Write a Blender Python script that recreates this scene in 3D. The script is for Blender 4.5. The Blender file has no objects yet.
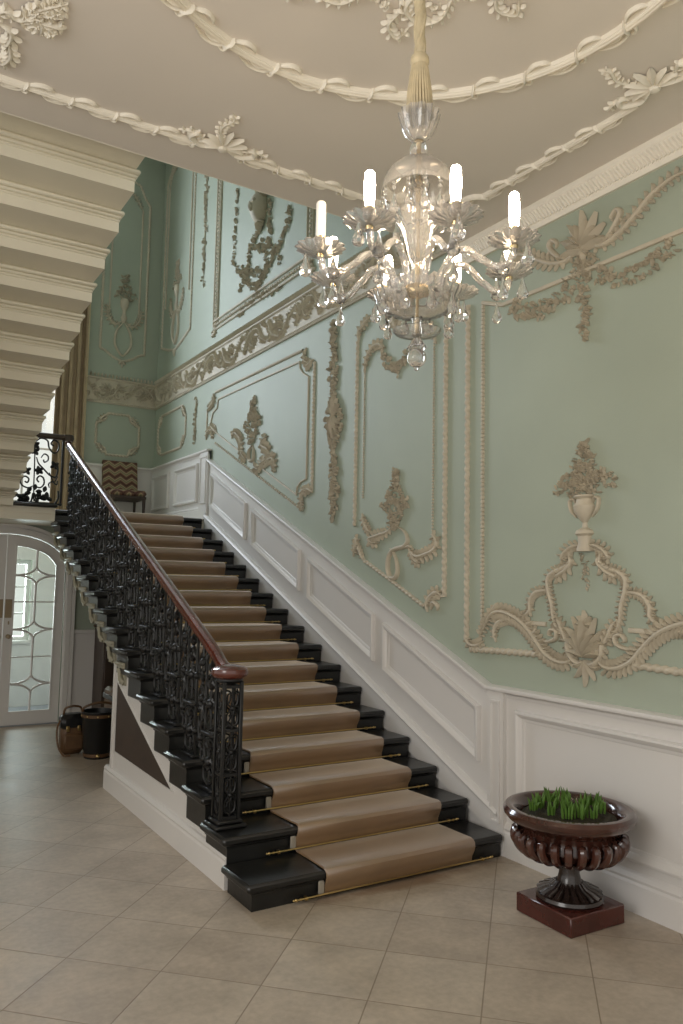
import bpy, math, random
import numpy as np
from mathutils import Vector, Matrix
PI = math.pi
scn = bpy.context.scene
COL = scn.collection

# ------------------------------------------------------------------ camera
FPX, YAW, PITCH, ROLL, EYE = 783.49, .5553, .0907, .019, 1.767
_F = np.array([math.sin(YAW)*math.cos(PITCH), math.cos(YAW)*math.cos(PITCH), math.sin(PITCH)])
_R = np.array([math.cos(YAW), -math.sin(YAW), 0.0]); _U = np.cross(_R, _F)
_R2 = _R*math.cos(ROLL)+_U*math.sin(ROLL); _U2 = -_R*math.sin(ROLL)+_U*math.cos(ROLL)
def on_plane(ax, val, u, v):
    """point of the room plane (axis ax at val) that the photograph shows at u, v"""
    d = _F+(u-341.5)/FPX*_R2+(512-v)/FPX*_U2
    c = np.array([0, 0, EYE]); t = (val-c[ax])/d[ax]
    return c+t*d
cam = bpy.data.cameras.new('camera'); cob = bpy.data.objects.new('camera', cam); COL.objects.link(cob)
M = Matrix.Identity(4)
for i in range(3):
    M[i][0], M[i][1], M[i][2] = _R2[i], _U2[i], -_F[i]
M[2][3] = EYE
cob.matrix_world = M
cam.sensor_fit = 'HORIZONTAL'; cam.sensor_width = 36; cam.lens = FPX/683*36; cam.clip_start = .05
scn.camera = cob

# ------------------------------------------------------------------ materials
def srgb(r, g, b):
    f = lambda c: (c/255/12.92) if c/255 <= .04045 else ((c/255+.055)/1.055)**2.4
    return (f(r), f(g), f(b), 1)
def mat(name, col, rough=.5, metal=0, noise=0, nscale=6, bump=0, bscale=60, coat=0, sheen=0, trans=0, ior=1.5, emit=0, spec=.5):
    m = bpy.data.materials.new(name); m.use_nodes = True
    nt = m.node_tree; b = nt.nodes['Principled BSDF']
    b.inputs['Base Color'].default_value = col
    b.inputs['Roughness'].default_value = rough; b.inputs['Metallic'].default_value = metal
    b.inputs['Coat Weight'].default_value = coat; b.inputs['Sheen Weight'].default_value = sheen
    b.inputs['Transmission Weight'].default_value = trans; b.inputs['IOR'].default_value = ior
    b.inputs['Specular IOR Level'].default_value = spec
    if emit:
        b.inputs['Emission Color'].default_value = col; b.inputs['Emission Strength'].default_value = emit
    tc = nt.nodes.new('ShaderNodeTexCoord')
    if noise:
        n = nt.nodes.new('ShaderNodeTexNoise'); n.inputs['Scale'].default_value = nscale; n.inputs['Detail'].default_value = 5
        nt.links.new(tc.outputs['Object'], n.inputs['Vector'])
        r = nt.nodes.new('ShaderNodeValToRGB')
        r.color_ramp.elements[0].position = .3; r.color_ramp.elements[1].position = .7
        r.color_ramp.elements[0].color = [c*(1-noise) for c in col[:3]]+[1]
        r.color_ramp.elements[1].color = [min(1, c*(1+noise)) for c in col[:3]]+[1]
        nt.links.new(n.outputs['Fac'], r.inputs['Fac']); nt.links.new(r.outputs['Color'], b.inputs['Base Color'])
    if bump:
        n2 = nt.nodes.new('ShaderNodeTexNoise'); n2.inputs['Scale'].default_value = bscale; n2.inputs['Detail'].default_value = 3
        nt.links.new(tc.outputs['Object'], n2.inputs['Vector'])
        bp = nt.nodes.new('ShaderNodeBump'); bp.inputs['Strength'].default_value = bump; bp.inputs['Distance'].default_value = .01
        nt.links.new(n2.outputs['Fac'], bp.inputs['Height']); nt.links.new(bp.outputs['Normal'], b.inputs['Normal'])
    return m
MT = {}
MT['green'] = mat('sage_green_paint', srgb(159, 168, 152), .55, noise=.05, nscale=1.2, bump=.05, bscale=90)
MT['plaster'] = mat('stone_coloured_plaster', srgb(186, 177, 158), .6, noise=.08, nscale=9, bump=.15, bscale=160)
MT['ceil'] = mat('pinkish_grey_ceiling_paint', srgb(224, 216, 206), .7, noise=.02, nscale=1)
MT['ceilorn'] = mat('cream_ceiling_plaster', srgb(232, 226, 212), .6, noise=.03, nscale=8)
MT['white'] = mat('off_white_panel_paint', srgb(213, 210, 206), .38, noise=.015, nscale=2)
MT['cream'] = mat('cream_soffit_paint', srgb(226, 220, 202), .5, noise=.03, nscale=3)
MT['blackstone'] = mat('black_painted_stone', srgb(27, 27, 26), .3, noise=.35, nscale=7, bump=.08, bscale=40)
MT['iron'] = mat('black_cast_iron', srgb(11, 11, 12), .42, coat=.05, noise=.2, nscale=20, bump=.1, bscale=120)
MT['mahogany'] = mat('polished_mahogany', srgb(86, 40, 30), .2, noise=.25, nscale=5, coat=.6)
MT['brass'] = mat('brass', srgb(205, 178, 120), .3, metal=1)
MT['darkwood'] = mat('dark_brown_wood', srgb(58, 44, 34), .5, noise=.2, nscale=6)
MT['bulbglow'] = mat('glowing_candle_lamp', (1, .81, .58, 1), .4, emit=72.0)
MT['wax'] = mat('white_candle_sleeve', srgb(245, 240, 230), .4)
MT['cord'] = mat('cream_silk_cord', srgb(196, 182, 150), .6, noise=.12, nscale=30)
MT['urnwood'] = mat('polished_dark_mahogany', srgb(66, 38, 30), .16, noise=.4, nscale=7, coat=.5)
MT['urnstem'] = mat('dark_bronzed_wood', srgb(44, 34, 30), .25, noise=.3, nscale=12, coat=.3)
MT['soil'] = mat('dark_potting_soil', srgb(46, 42, 26), .95, noise=.5, nscale=60, bump=1, bscale=80)
MT['plinthwood'] = mat('red_mahogany', srgb(72, 32, 26), .2, noise=.3, nscale=6, coat=.4)
MT['shoot'] = mat('fresh_green_shoots', srgb(84, 118, 44), .5, noise=.25, nscale=20)
MT['curtain'] = mat('striped_brown_silk', srgb(152, 132, 104), .55, noise=.12, nscale=6)
MT['trimcloth'] = mat('cream_braid', srgb(205, 190, 155), .7)
MT['underfelt'] = mat('grey_underfelt', srgb(150, 142, 128), .9)
MT['shadedcream'] = mat('shade_darkened_cream', srgb(150, 146, 128), .55, noise=.1, nscale=8)  # soffit cream darkened: shade below the lower flight put into the colour
MT['leather'] = mat('brown_leather', srgb(92, 66, 40), .5, noise=.25, nscale=9)
MT['blackleather'] = mat('black_leather', srgb(20, 20, 20), .35, noise=.2, nscale=12, bump=.1, bscale=70)
MT['bronze'] = mat('dull_bronze', srgb(150, 134, 108), .45, metal=.5)
MT['vestfloor'] = mat('blue_grey_flagstone', srgb(150, 155, 165), .3, noise=.1, nscale=3)
MT['nickel'] = mat('tarnished_silver_ferrule', srgb(200, 180, 140), .25, metal=1)
def glassmat(name, col, tr, rough):
    m = mat(name, col, rough, trans=tr, ior=1.48); return m
MT['glass'] = glassmat('cut_crystal', (1, .97, .925, 1), .83, .03)
MT['armglass'] = glassmat('twisted_crystal', (1, .96, .91, 1), .74, .03)
MT['drop'] = glassmat('clear_crystal_drop', (1, .98, .95, 1), .9, .0)
def pane_mat():
    m = bpy.data.materials.new('window_glass'); m.use_nodes = True; nt = m.node_tree
    nt.nodes.remove(nt.nodes['Principled BSDF'])
    t = nt.nodes.new('ShaderNodeBsdfTransparent'); t.inputs['Color'].default_value = (.94, .97, .96, 1)
    g = nt.nodes.new('ShaderNodeBsdfGlossy'); g.inputs['Roughness'].default_value = .02
    lw = nt.nodes.new('ShaderNodeLayerWeight'); lw.inputs['Blend'].default_value = .5
    pw = nt.nodes.new('ShaderNodeMath'); pw.operation = 'POWER'; pw.inputs[1].default_value = 5; nt.links.new(lw.outputs['Facing'], pw.inputs[0])
    fr = nt.nodes.new('ShaderNodeMath'); fr.operation = 'MULTIPLY_ADD'; fr.inputs[1].default_value = .9; fr.inputs[2].default_value = .04; nt.links.new(pw.outputs[0], fr.inputs[0])
    mx = nt.nodes.new('ShaderNodeMixShader')
    nt.links.new(fr.outputs[0], mx.inputs[0]); nt.links.new(t.outputs[0], mx.inputs[1]); nt.links.new(g.outputs[0], mx.inputs[2])
    nt.links.new(mx.outputs[0], nt.nodes['Material Output'].inputs['Surface'])
    return m
MT['pane'] = pane_mat()
def floor_mat():
    m = bpy.data.materials.new('limestone_flags_laid_diagonally'); m.use_nodes = True; nt = m.node_tree; b = nt.nodes['Principled BSDF']
    L = nt.links.new; N = nt.nodes.new
    tc = N('ShaderNodeTexCoord'); sp = N('ShaderNodeSeparateXYZ'); L(tc.outputs['Object'], sp.inputs[0])
    def math_(op, a, c):
        n = N('ShaderNodeMath'); n.operation = op
        for i, x in enumerate((a, c)):
            if isinstance(x, (int, float)): n.inputs[i].default_value = x
            else: L(x, n.inputs[i])
        return n.outputs[0]
    d = math_('SUBTRACT', sp.outputs[1], sp.outputs[0]); s = math_('ADD', sp.outputs[1], sp.outputs[0])
    a = math_('DIVIDE', math_('SUBTRACT', d, .25), .675); c = math_('DIVIDE', math_('SUBTRACT', s, 4.88), .66)
    fa = math_('FRACT', a, 0); fc = math_('FRACT', c, 0)
    def edge(x):
        return math_('MINIMUM', x, math_('SUBTRACT', 1.0, x))
    e = math_('MINIMUM', edge(fa), edge(fc))
    jr = N('ShaderNodeMapRange'); jr.inputs['From Min'].default_value = .002; jr.inputs['From Max'].default_value = .009
    L(e, jr.inputs['Value'])
    cb = N('ShaderNodeCombineXYZ'); L(math_('FLOOR', a, 0), cb.inputs[0]); L(math_('FLOOR', c, 0), cb.inputs[1])
    wn = N('ShaderNodeTexWhiteNoise'); wn.noise_dimensions = '2D'; L(cb.outputs[0], wn.inputs['Vector'])
    tr = N('ShaderNodeValToRGB'); tr.color_ramp.elements[0].color = srgb(171, 157, 140); tr.color_ramp.elements[1].color = srgb(183, 170, 153)
    L(wn.outputs['Value'], tr.inputs['Fac'])
    n1 = N('ShaderNodeTexNoise'); n1.inputs['Scale'].default_value = 3.5; n1.inputs['Detail'].default_value = 8; n1.inputs['Roughness'].default_value = .65
    L(tc.outputs['Object'], n1.inputs['Vector'])
    n2 = N('ShaderNodeTexNoise'); n2.inputs['Scale'].default_value = 28; n2.inputs['Detail'].default_value = 4
    L(tc.outputs['Object'], n2.inputs['Vector'])
    r1 = N('ShaderNodeMapRange'); r1.inputs['From Min'].default_value = .3; r1.inputs['From Max'].default_value = .7
    r1.inputs['To Min'].default_value = .8; r1.inputs['To Max'].default_value = 1.12; L(n1.outputs['Fac'], r1.inputs['Value'])
    r2 = N('ShaderNodeMapRange'); r2.inputs['From Min'].default_value = .3; r2.inputs['From Max'].default_value = .7
    r2.inputs['To Min'].default_value = .93; r2.inputs['To Max'].default_value = 1.05; L(n2.outputs['Fac'], r2.inputs['Value'])
    # worn brown stain where feet leave the bottom step
    sx = math_('DIVIDE', math_('SUBTRACT', sp.outputs[0], 2.9), .75); sy = math_('DIVIDE', math_('SUBTRACT', sp.outputs[1], 3.9), .09)
    rr = math_('ADD', math_('MULTIPLY', sx, sx), math_('MULTIPLY', sy, sy))
    st = N('ShaderNodeMapRange'); st.inputs['From Min'].default_value = 1.2; st.inputs['From Max'].default_value = .2; st.inputs['To Min'].default_value = 0; st.inputs['To Max'].default_value = .6
    L(math_('ADD', rr, math_('MULTIPLY', math_('SUBTRACT', n1.outputs['Fac'], .5), 2.5)), st.inputs['Value'])
    mm = N('ShaderNodeMix'); mm.data_type = 'RGBA'; mm.blend_type = 'MULTIPLY'; mm.inputs['Factor'].default_value = 1
    L(tr.outputs['Color'], mm.inputs[6]); cc = N('ShaderNodeCombineColor'); v = math_('MULTIPLY', r1.outputs[0], r2.outputs[0])
    for i in range(3): L(v, cc.inputs[i])
    L(cc.outputs[0], mm.inputs[7])
    ms = N('ShaderNodeMix'); ms.data_type = 'RGBA'; L(st.outputs[0], ms.inputs['Factor']); L(mm.outputs[2], ms.inputs[6]); ms.inputs[7].default_value = srgb(120, 90, 62)
    mj = N('ShaderNodeMix'); mj.data_type = 'RGBA'; L(jr.outputs[0], mj.inputs['Factor']); mj.inputs[6].default_value = srgb(132, 118, 100); L(ms.outputs[2], mj.inputs[7])
    L(mj.outputs[2], b.inputs['Base Color'])
    rg = N('ShaderNodeMapRange'); rg.inputs['To Min'].default_value = .3; rg.inputs['To Max'].default_value = .55; L(n1.outputs['Fac'], rg.inputs['Value']); L(rg.outputs[0], b.inputs['Roughness'])
    bp = N('ShaderNodeBump'); bp.inputs['Strength'].default_value = .25; bp.inputs['Distance'].default_value = .006
    L(math_('ADD', jr.outputs[0], math_('MULTIPLY', n1.outputs['Fac'], .5)), bp.inputs['Height']); L(bp.outputs['Normal'], b.inputs['Normal'])
    return m
MT['floor'] = floor_mat()
def carpet_mat():
    m = mat('tan_velvet_carpet', srgb(126, 98, 68), .4, noise=.14, nscale=5, bump=.06, bscale=260, sheen=1.0, spec=1.0)
    b = m.node_tree.nodes['Principled BSDF']; b.inputs['Sheen Roughness'].default_value = .3; b.inputs['Coat Weight'].default_value = 1; b.inputs['Coat Roughness'].default_value = .34; b.inputs['Coat IOR'].default_value = 2.2; b.inputs['Coat Tint'].default_value = (1, .96, .9, 1)
    b.inputs['Sheen Tint'].default_value = srgb(240, 226, 205)
    return m
MT['carpet'] = carpet_mat()
def flame_mat():
    m = bpy.data.materials.new('flame_stitch_needlework'); m.use_nodes = True; nt = m.node_tree; b = nt.nodes['Principled BSDF']
    L = nt.links.new; N = nt.nodes.new
    tc = N('ShaderNodeTexCoord'); sp = N('ShaderNodeSeparateXYZ'); L(tc.outputs['Object'], sp.inputs[0])
    def mth(op, a, c):
        n = N('ShaderNodeMath'); n.operation = op
        for i, x in enumerate((a, c)):
            if isinstance(x, (int, float)): n.inputs[i].default_value = x
            else: L(x, n.inputs[i])
        return n.outputs[0]
    z = mth('PINGPONG', sp.outputs[0], .085)
    h = mth('ADD', mth('ADD', sp.outputs[2], mth('MULTIPLY', z, .8)), mth('MULTIPLY', sp.outputs[1], .8))
    fr = mth('FRACT', mth('DIVIDE', h, .13), 0)
    r = N('ShaderNodeValToRGB'); r.color_ramp.interpolation = 'CONSTANT'
    cols = [(0, (74, 48, 42)), (.17, (112, 78, 66)), (.34, (150, 136, 104)), (.5, (112, 112, 84)), (.64, (160, 142, 112)), (.8, (104, 78, 64))]
    e = r.color_ramp.elements
    e[0].position = 0; e[0].color = srgb(*cols[0][1]); e[1].position = cols[1][0]; e[1].color = srgb(*cols[1][1])
    for p, c in cols[2:]:
        x = e.new(p); x.color = srgb(*c)
    L(fr, r.inputs['Fac']); L(r.outputs['Color'], b.inputs['Base Color']); b.inputs['Roughness'].default_value = .9
    return m
MT['flame'] = flame_mat()

# ------------------------------------------------------------------ mesh helpers
class MB:
    def __init__(s): s.v = []; s.f = []; s.mi = []
    def add(s, vs, fs, mi=0):
        o = len(s.v); s.v += [tuple(map(float, p)) for p in vs]; s.f += [tuple(o+i for i in f) for f in fs]; s.mi += [mi]*len(fs); return s
    def box(s, x0, x1, y0, y1, z0, z1, mi=0, bev=0):
        if bev <= 0:
            vs = [(x, y, z) for x in (x0, x1) for y in (y0, y1) for z in (z0, z1)]
            return s.add(vs, [(0, 1, 3, 2), (4, 6, 7, 5), (0, 4, 5, 1), (2, 3, 7, 6), (0, 2, 6, 4), (1, 5, 7, 3)], mi)
        b = bev; vs = []; idx = {}
        lo, hi = (x0, y0, z0), (x1, y1, z1)
        for c in range(8):
            sg = [(c >> i) & 1 for i in range(3)]
            for ax in range(3):
                p = [(hi[i]-(0 if i == ax else b)) if sg[i] else (lo[i]+(0 if i == ax else b)) for i in range(3)]
                idx[(c, ax)] = len(vs); vs.append(p)
        fs = []
        for ax in range(3):
            o1, o2 = [i for i in range(3) if i != ax]
            for side in (0, 1):
                q = [(side << ax) | (a << o1) | (d << o2) for a, d in ((0, 0), (1, 0), (1, 1), (0, 1))]
                f = [idx[(c, ax)] for c in q]
                if (side == 1) != (ax == 1): fs.append(tuple(f))
                else: fs.append(tuple(f[::-1]))
        for ax in range(3):
            o1, o2 = [i for i in range(3) if i != ax]
            for a in (0, 1):
                for d in (0, 1):
                    c0 = (a << o1) | (d << o2); c1 = c0 | (1 << ax)
                    fs.append((idx[(c0, o1)], idx[(c1, o1)], idx[(c1, o2)], idx[(c0, o2)]))
        for c in range(8): fs.append((idx[(c, 0)], idx[(c, 1)], idx[(c, 2)]))
        return s.add(vs, fs, mi)
    def prism(s, poly, w0, w1, fn, mi=0):
        """poly: 2-D outline; fn(a, b, w) -> point"""
        n = len(poly)
        vs = [fn(a, b, w0) for a, b in poly]+[fn(a, b, w1) for a, b in poly]
        fs = [tuple(range(n))[::-1], tuple(range(n, 2*n))]+[(i, (i+1) % n, n+(i+1) % n, n+i) for i in range(n)]
        return s.add(vs, fs, mi)
    def lathe(s, prof, c=(0, 0, 0), n=24, mi=0, scallop=None, a0=0, a1=2*PI, cap=True):
        full = abs(a1-a0-2*PI) < 1e-6; vs = []; k = len(prof)
        cols = n if full else n+1
        for j in range(cols):
            t = a0+(a1-a0)*j/n
            for i, (r, z) in enumerate(prof):
                q = r*(scallop(t, i) if scallop else 1)
                vs.append((c[0]+q*math.cos(t), c[1]+q*math.sin(t), c[2]+z))
        fs = []
        for j in range(n):
            jn = (j+1) % cols
            for i in range(k-1): fs.append((j*k+i, jn*k+i, jn*k+i+1, j*k+i+1))
        if full and cap:
            if prof[0][0] > 1e-5: fs.append(tuple(j*k for j in range(n))[::-1])
            if prof[-1][0] > 1e-5: fs.append(tuple(j*k+k-1 for j in range(n)))
        return s.add(vs, fs, mi)
    def tube(s, pts, r, n=6, mi=0, closed=False, flat=1.0, twist=None):
        pts = [Vector(p) for p in pts]; m = len(pts)
        rs = r if isinstance(r, (list, tuple)) else [r]*m
        vs = []; up = None
        for i, p in enumerate(pts):
            t = (pts[(i+1) % m]-pts[i-1]) if closed else (pts[min(i+1, m-1)]-pts[max(i-1, 0)])
            if t.length < 1e-9: t = Vector((0, 0, 1))
            t.normalize()
            if up is None:
                up = Vector((0, 0, 1)) if abs(t.z) < .9 else Vector((1, 0, 0))
            up = (up-t*up.dot(t))
            if up.length < 1e-6: up = t.orthogonal()
            up.normalize(); sd = t.cross(up)
            for j in range(n):
                a = 2*PI*j/n
                k = rs[i]*(1+(twist[0]*math.cos(twist[1]*a-twist[2]*i) if twist else 0))
                vs.append(p+(sd*math.cos(a)+up*math.sin(a)*flat)*k)
        fs = []
        for i in range(m if closed else m-1):
            i2 = (i+1) % m
            for j in range(n): fs.append((i*n+j, i*n+(j+1) % n, i2*n+(j+1) % n, i2*n+j))
        if not closed: fs += [tuple(range(n))[::-1], tuple((m-1)*n+j for j in range(n))]
        return s.add(vs, fs, mi)
    def ball(s, c, r, n=10, m=6, mi=0, sz=1):
        return s.lathe([(max(0, r*math.sin(PI*i/m)), -r*sz*math.cos(PI*i/m)) for i in range(m+1)], c, n, mi, cap=False)
    def build(s, name, mats, parent=None, smooth=True, loc=None, world=True):
        if parent is not None:
            parts = pieces(s)
            if len(parts) > 1:
                return [q._build(name, mats, parent, smooth, loc, world) for q in parts][0]
        return s._build(name, mats, parent, smooth, loc, world)
    def _build(s, name, mats, parent=None, smooth=True, loc=None, world=True):
        me = bpy.data.meshes.new(name); me.from_pydata(s.v, [], s.f)
        for m in (mats if isinstance(mats, (list, tuple)) else [mats]): me.materials.append(MT[m])
        me.polygons.foreach_set('material_index', s.mi)
        me.update()
        bmv = me.validate()
        import bmesh
        bm = bmesh.new(); bm.from_mesh(me); bmesh.ops.remove_doubles(bm, verts=bm.verts, dist=1e-6)
        bmesh.ops.recalc_face_normals(bm, faces=bm.faces); bm.to_mesh(me); bm.free()
        o = bpy.data.objects.new(name, me); COL.objects.link(o)
        if smooth:
            me.polygons.foreach_set('use_smooth', [True]*len(me.polygons)); me.set_sharp_from_angle(angle=math.radians(38))
        if parent:
            o.parent = parent
            if world: o.matrix_parent_inverse = wmat(parent).inverted()
        if loc: o.location = loc
        return o
def pieces(mb):
    """split a mesh into the far-apart pieces it holds, the largest first"""
    n = len(mb.v); par = list(range(n))
    def find(i):
        while par[i] != i: par[i] = par[par[i]]; i = par[i]
        return i
    for f in mb.f:
        a = find(f[0])
        for i in f[1:]: par[find(i)] = a
    key = {}
    V = np.array(mb.v)
    for i, p in enumerate(np.round(V, 5)):                  # islands that share a corner are one
        j = key.setdefault(tuple(p), i)
        if j != i: par[find(i)] = find(j)
    lab = np.array([find(i) for i in range(n)]); ids = np.unique(lab); k = len(ids)
    if k < 2: return [mb]
    pts = [V[lab == i] for i in ids]; lo = np.array([p.min(0) for p in pts]); hi = np.array([p.max(0) for p in pts]); L = (hi-lo).max(1)
    gap = np.linalg.norm(np.maximum(0, np.maximum(lo[:, None]-hi[None], lo[None]-hi[:, None])), axis=2)
    thr = np.maximum(.02, .45*np.maximum(L[:, None], L[None]))
    I, J = np.nonzero(np.triu(gap < thr, 1)); o = np.argsort(gap[I, J]); p2 = list(range(k))
    def f2(i):
        while p2[i] != i: p2[i] = p2[p2[i]]; i = p2[i]
        return i
    for a, b in zip(I[o], J[o]):
        if f2(a) == f2(b): continue
        A, B = pts[a][::max(1, len(pts[a])//150)], pts[b][::max(1, len(pts[b])//150)]
        if np.sqrt(((A[:, None]-B[None])**2).sum(2).min()) < thr[a, b]: p2[f2(a)] = f2(b)
    g = {}
    for i in range(k): g.setdefault(f2(i), []).append(i)
    if len(g) < 2: return [mb]
    big = sorted(g.values(), key=lambda q: -sum(len(pts[i]) for i in q)); tot = n; keep = [q for q in big if sum(len(pts[i]) for i in q) > .012*tot] or big[:1]
    where = {}
    for w, q in enumerate(keep):
        for i in q: where[ids[i]] = w
    out = [MB() for _ in keep]; mp = [dict() for _ in keep]
    for f, m in zip(mb.f, mb.mi):
        w = where.get(lab[f[0]])
        if w is None: continue
        o_ = out[w]; d = mp[w]
        for i in f:
            if i not in d: d[i] = len(o_.v); o_.v.append(mb.v[i])
        o_.f.append(tuple(d[i] for i in f)); o_.mi.append(m)
    return out
def wmat(o):
    m = o.matrix_basis.copy()
    return (wmat(o.parent) @ o.matrix_parent_inverse @ m) if o.parent else m
def tag(o, label=None, cat=None, group=None, kind=None):
    if label: o['label'] = label
    if cat: o['category'] = cat
    if group: o['group'] = group
    if kind: o['kind'] = kind
    return o
def empty(name, loc=(0, 0, 0), rz=0):
    o = bpy.data.objects.new(name, None); COL.objects.link(o); o.location = loc; o.rotation_euler = (0, 0, rz); o.empty_display_size = .1
    return o
def struct(o, label=None, cat=None):
    o['kind'] = 'structure'
    if label: o['label'] = label
    if cat: o['category'] = cat
    return o
def copy_tree(o, parent=None):
    c = o.copy(); COL.objects.link(c); c.parent = parent
    for ch in [x for x in COL.objects if x.parent == o]: copy_tree(ch, c)
    return c
def spline(pts, seg=8, closed=False):
    P = [np.array(p, float) for p in pts]; n = len(P); out = []
    if n == 2 and not closed: return [tuple(P[0]+(P[1]-P[0])*t/seg) for t in range(seg+1)]
    for i in range(n if closed else n-1):
        p0 = P[i-1] if (i > 0 or closed) else 2*P[0]-P[1]
        p1, p2 = P[i], P[(i+1) % n]
        p3 = P[(i+2) % n] if (i+2 < n or closed) else 2*P[-1]-P[-2]
        for k in range(seg):
            t = k/seg
            out.append(tuple(.5*(2*p1+(p2-p0)*t+(2*p0-5*p1+4*p2-p3)*t*t+(3*p1-p0-3*p2+p3)*t**3)))
    if not closed: out.append(tuple(P[-1]))
    return out
def resample(pts, step, closed=False):
    P = [np.array(p, float) for p in pts]
    if closed: P = P+[P[0]]
    L = [0]
    for a, b in zip(P, P[1:]): L.append(L[-1]+np.linalg.norm(b-a))
    n = max(2, int(round(L[-1]/step))); out = []; j = 0
    for i in range(n+(0 if closed else 1)):
        s = L[-1]*i/n
        while j < len(L)-2 and L[j+1] < s: j += 1
        t = (s-L[j])/max(1e-9, L[j+1]-L[j]); out.append(tuple(P[j]+(P[j+1]-P[j])*min(1, max(0, t))))
    return out

# ------------------------------------------------------------------ room dimensions (metres)
XW, YB, ZC, YCE = 3.80, 11.60, 4.34, 4.53      # stair wall, far wall, hall ceiling, edge of the hall ceiling
ZTOP = 8.6
RISE, TREAD, Y0 = .15, .339, 3.92
XL, XRI = 1.893, 3.73
LAND_Z, LAND_Y = 17*RISE, Y0+16*TREAD            # 2.55, 9.344
nose = lambda k: (Y0+(k-1)*TREAD, RISE*k)

# relief planes: P(a, b, d) with d the height off the surface
RW = lambda a, b, d: (XW-d, a, b)
BW = lambda a, b, d: (a, YB-d, b)
CL = lambda a, b, d: (a, b, ZC-d)
def rw(u, v): p = on_plane(0, XW, u, v); return (p[1], p[2])
def bw(u, v): p = on_plane(1, YB, u, v); return (p[0], p[2])
def cl(u, v): p = on_plane(2, ZC, u, v); return (p[0], p[1])

# ------------------------------------------------------------------ relief ornament helpers
def stroke(mb, P, pts, w, dep, seg=7, taper=(1, 1), ctrl=True, K=7, groove=.0, mi=0):
    pts = spline(pts, seg) if ctrl else pts
    n = len(pts); A = [np.array(p) for p in pts]; vs = []
    for i, p in enumerate(A):
        t = A[min(i+1, n-1)]-A[max(i-1, 0)]; t = t/max(1e-9, np.linalg.norm(t)); nn = np.array([-t[1], t[0]])
        s = i/(n-1); k = 1.0
        if taper[0] and s < .3: k *= .25+.75*math.sin(s/.3*PI/2)
        if taper[1] and s > .6: k *= .15+.85*math.cos((s-.6)/.4*PI/2)
        for j in range(K):
            th = PI*j/(K-1)
            d = dep*(.35+.65*k)*math.sin(th)*(1-groove*(abs(math.cos(th)) < .3))
            q = p+nn*(w*k*math.cos(th)); vs.append(P(q[0], q[1], d+(.001 if 0 < j < K-1 else .0004)))
    fs = [(i*K+j, i*K+j+1, (i+1)*K+j+1, (i+1)*K+j) for i in range(n-1) for j in range(K-1)]
    fs += [tuple(range(K)), tuple((n-1)*K+j for j in range(K))[::-1]]
    mb.add(vs, fs, mi)
def leaf(mb, P, a, b, ang, L, W, d0=.008, d1=.02, bend=0.0):
    vs = []; st = [(0, .3), (.25, .8), (.52, 1), (.8, .72), (1, .12)]
    x, y, an = a, b, ang
    for i, (t, w) in enumerate(st):
        if i: x += math.cos(an)*L*(t-st[i-1][0]); y += math.sin(an)*L*(t-st[i-1][0]); an += bend*(t-st[i-1][0])*1.6
        nx, ny = -math.sin(an)*W*w*.5, math.cos(an)*W*w*.5
        dm = d0+(d1-d0)*math.sin(PI*min(1, t*.75+.1))
        vs += [P(x+nx, y+ny, d0*.35), P(x, y, dm), P(x-nx, y-ny, d0*.35)]
    fs = []
    for i in range(4):
        o = i*3; fs += [(o, o+1, o+4, o+3), (o+1, o+2, o+5, o+4)]
    mb.add(vs, fs)
def flower(mb, P, a, b, r, dep, rng, n=5):
    o = rng.random()*6
    for k in range(n): leaf(mb, P, a, b, o+k*2*PI/n, r, r*.7, dep*.4, dep)
    bead(mb, P, a, b, r*.3, dep*1.15)
def bead(mb, P, a, b, r, dep, n=7):
    vs = [P(a+r*math.cos(2*PI*j/n), b+r*math.sin(2*PI*j/n), .0004) for j in range(n)]
    vs += [P(a+.75*r*math.cos(2*PI*j/n), b+.75*r*math.sin(2*PI*j/n), dep*.75) for j in range(n)]+[P(a, b, dep)]
    fs = [(j, (j+1) % n, n+(j+1) % n, n+j) for j in range(n)]+[(n+j, n+(j+1) % n, 2*n) for j in range(n)]
    mb.add(vs, fs)
def rope(mb, P, pts, r, period=.06, closed=False, amp=.2, dep=1.0, ctrl=False):
    """twisted rope moulding lying on the surface"""
    if ctrl: pts = spline(pts, 8, closed)
    r *= .84; period *= .74
    q = [np.array(p) for p in resample(pts, period/6, closed)]; n = len(q); K = 9; vs = []
    for i, p in enumerate(q):
        t = (q[(i+1) % n]-q[i-1]) if closed else (q[min(i+1, n-1)]-q[max(i-1, 0)])
        t = t/max(1e-9, np.linalg.norm(t)); nn = np.array([-t[1], t[0]])
        for j in range(K):
            th = PI*j/(K-1); k = r*(1+amp*math.cos(2*th-2*PI*i/6))
            z = p+nn*k*math.cos(th); vs.append(P(z[0], z[1], k*dep*math.sin(th)*1.1+.0004))
    fs = [(i*K+j, i*K+j+1, ((i+1) % n)*K+j+1, ((i+1) % n)*K+j) for i in range(n if closed else n-1) for j in range(K-1)]
    mb.add(vs, fs)
def beads(mb, P, pts, r, gap, closed=False, dep=None):
    for a, b in resample(pts, gap, closed): bead(mb, P, a, b, r, dep or r)
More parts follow.
